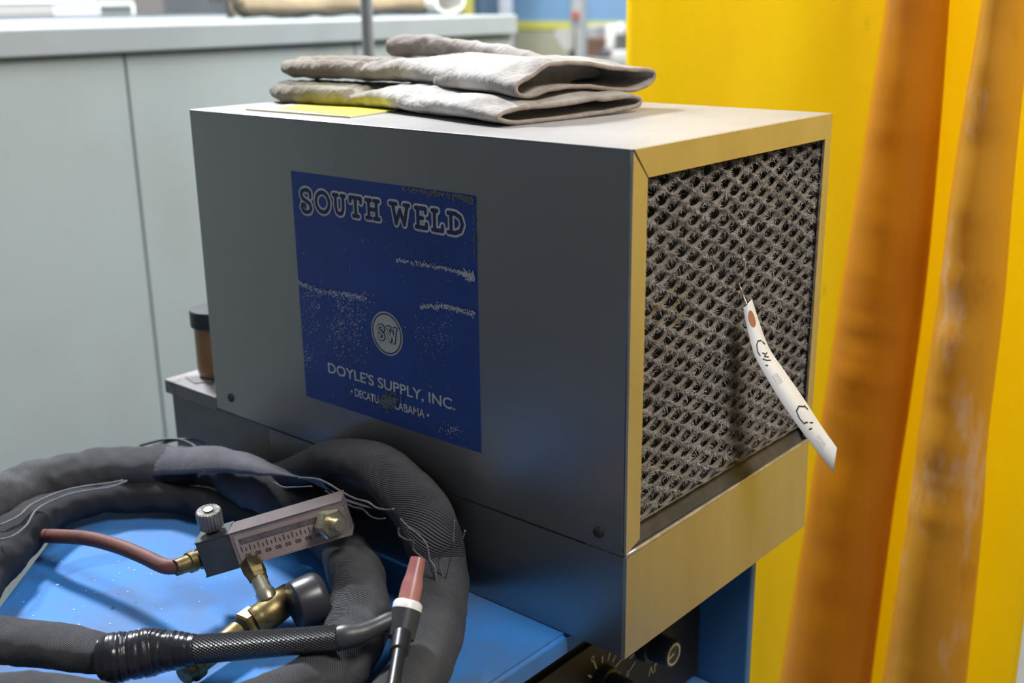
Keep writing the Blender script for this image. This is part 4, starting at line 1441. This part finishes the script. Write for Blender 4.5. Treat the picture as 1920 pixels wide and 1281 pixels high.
# white shade on a stand, left of the pale post
c1 = at(1052, 74, 1, 3.7)
wz0, wz1 = at(1062, 97, 1, 3.7), at(1050, 56, 1, 3.7)
bm = bmesh.new()
V = [at(1037, 62, 1, 3.7), at(1046, 55, 1, 3.7), at(1066, 54, 1, 3.7), at(1065, 94, 1, 3.7), at(1058, 94, 1, 3.7)]
fa = [bm.verts.new(p_) for p_ in V]
fb = [bm.verts.new(p_+Vector((0, 0.10, 0))) for p_ in V]
bm.faces.new(fa)
bm.faces.new(fb[::-1])
for i in range(5):
    bm.faces.new((fa[i], fa[(i+1) % 5], fb[(i+1) % 5], fb[i]))
ws = thing('work_lamp', 'white slanted lamp shade on a dark stand left of the far pale post', 'lamp', (c1.x, 3.75, FLOOR))
obj('shade', bm, CARDW, ws)
bm = bmesh.new()
lathe(bm, (V[3].x-0.012, 3.75, FLOOR), (0, 0, 1), [(0, 0.05), (0.02, 0.05), (0.022, 0.016), (V[2].z-FLOOR, 0.016)], 16)
obj('stand', bm, mat('brown_stand', (0.16, 0.10, 0.08), 0.6), ws, 'auto')
# dark shapes at the far left of the opening
for (x0, x1, lab, m_) in ((866, 876, 'yellow far upright beyond the end of the long cabinet', mat('yellow_far_paint', (0.55, 0.50, 0.10), 0.6)), (936, 950, 'thin pale far upright against the blue wall', MATS['pale_post'])):
    p, q_ = at(x0, 10, 1, 5.2), at(x1, 10, 1, 5.2)
    bm = bmesh.new()
    box(bm, p.x, 5.2, FLOOR, q_.x, 5.26, 2.2)
    tag(recentre(obj('upright', bm, m_)), lab, 'upright')
p, q_ = at(700, 10, 1, 5.5), at(905, 10, 1, 5.5)
bm = bmesh.new()
box(bm, p.x, 5.5, FLOOR, q_.x, 5.8, 2.0, 0.01)
tag(recentre(obj('storage_rack', bm, mat('dark_blue_grey', (0.10, 0.16, 0.23), 0.6))), 'dark blue grey rack far behind the end of the long cabinet', 'rack')

# ------------------------------------------------------------------ yellow welding curtains
YC = 0.80
x0c = at(1172, 100, 1, YC).x
x1c = at(1904, 1281, 1, YC).x
ctop, cbot = 1.35, FLOOR+0.03


def sheet(bm, xa, xb, y, z0_, z1_, nx=60, nz_=40, amp=0.006, seed=0.0, th=0.0015, lean=0.0):
    A = []
    for i in range(nx+1):
        col = []
        for j in range(nz_+1):
            x = xa+(xb-xa)*i/nx
            zz = z0_+(z1_-z0_)*j/nz_
            yy = y+amp*noise.noise(Vector((x*3.2, zz*0.7, seed)))+0.4*amp*noise.noise(Vector((x*11, zz*1.5, seed+3)))
            col.append(Vector((x+lean*(zz-0.0), yy, zz)))
        A.append(col)
    F = [[bm.verts.new(p) for p in c] for c in A]
    B = [[bm.verts.new(p+Vector((0, th, 0))) for p in c] for c in A]
    for i in range(nx):
        for j in range(nz_):
            bm.faces.new((F[i][j], F[i+1][j], F[i+1][j+1], F[i][j+1]))
            bm.faces.new((B[i][j], B[i][j+1], B[i+1][j+1], B[i+1][j]))
    for j in range(nz_):
        for i in (0, nx):
            bm.faces.new((F[i][j], F[i][j+1], B[i][j+1], B[i][j]))
    for i in range(nx):
        for j in (0, nz_):
            bm.faces.new((F[i][j], B[i][j], B[i+1][j], F[i+1][j]))


bm = bmesh.new()
sheet(bm, x0c, x1c, YC, cbot, ctop, amp=0.012)
tag(recentre(obj('welding_curtain', bm, YEL, None, True)), 'bright yellow vinyl welding curtain hanging behind the cooler', 'curtain')
bm = bmesh.new()
sheet(bm, 0.86, 2.3, 1.02, cbot, ctop, amp=0.02, seed=4)
tag(recentre(obj('welding_curtain', bm, YEL, None, True)), 'second yellow vinyl curtain farther right along the booth, outside the picture', 'curtain')
bm = bmesh.new()
lathe(bm, (x0c-0.3, YC, ctop+0.012), (1, 0, 0), [(0, 0.014), (2.9, 0.014)], 20)
tag(obj('curtain_rail', bm, POSTM, None, 'auto'), 'steel curtain rail above the yellow curtains', 'rail')


def hung_strip(name, lpx, rpx, yv, bulge, m, label, seed, wr):
    """soft vinyl strip, rounded towards the front; edges given down its length"""
    rows = cat_n([(*l, *r) for l, r in zip(lpx, rpx)], 14)
    Lr = [at(a, b, 1, yv) for a, b, c, d in rows]
    Rr = [at(c, d, 1, yv) for a, b, c, d in rows]
    bm = bmesh.new()
    n = 28
    grid = []
    for l, r in zip(Lr, Rr):
        z_ = (l.z+r.z)/2
        row = []
        for k in range(n+1):
            f = k/n
            ang = math.pi*f
            x = l.x+(r.x-l.x)*(0.5-0.5*math.cos(ang))
            y = yv-bulge*math.sin(ang)
            w = wr*noise.noise(Vector((x*9+seed, z_*16, y*8)))*math.sin(ang)+0.5*wr*noise.noise(Vector((x*6+seed, z_*42, 1)))*math.sin(ang)
            row.append(Vector((x, y+w, z_)))
        for k in range(n+1, 2*n):
            f = 2-k/n
            ang = math.pi*f
            row.append(Vector((l.x+(r.x-l.x)*(0.5-0.5*math.cos(ang)), yv+0.004*math.sin(ang), z_)))
        grid.append([bm.verts.new(p) for p in row])
    nn = len(grid[0])
    for i in range(len(grid)-1):
        for k in range(nn):
            bm.faces.new((grid[i][k], grid[i][(k+1) % nn], grid[i+1][(k+1) % nn], grid[i+1][k]))
    bm.faces.new(grid[0])
    bm.faces.new(grid[-1][::-1])
    return tag(recentre(obj(name, bm, m, None, True)), label, 'curtain strip')


hung_strip('orange_curtain_strip', [(1715, -560), (1690, -260), (1664, 0), (1625, 250), (1583, 520), (1550, 740), (1520, 940), (1465, 1281), (1440, 1440)],
           [(1830, -560), (1800, -260), (1781, 0), (1763, 250), (1738, 520), (1708, 740), (1677, 940), (1632, 1281), (1610, 1440)], 0.735, 0.035, ORG,
           'left orange folded vinyl strip hanging in front of the yellow curtain', 0.0, 0.004)
hung_strip('orange_curtain_strip', [(1920, -560), (1880, -260), (1846, 0), (1796, 300), (1762, 560), (1727, 800), (1704, 980), (1657, 1281), (1635, 1440)],
           [(2010, -560), (1975, -260), (1938, 0), (1905, 300), (1884, 560), (1855, 800), (1843, 980), (1812, 1281), (1795, 1440)], 0.715, 0.045, ORGW,
           'right orange vinyl strip, scuffed and creased, hanging in front of the yellow curtain', 5.0, 0.0055)
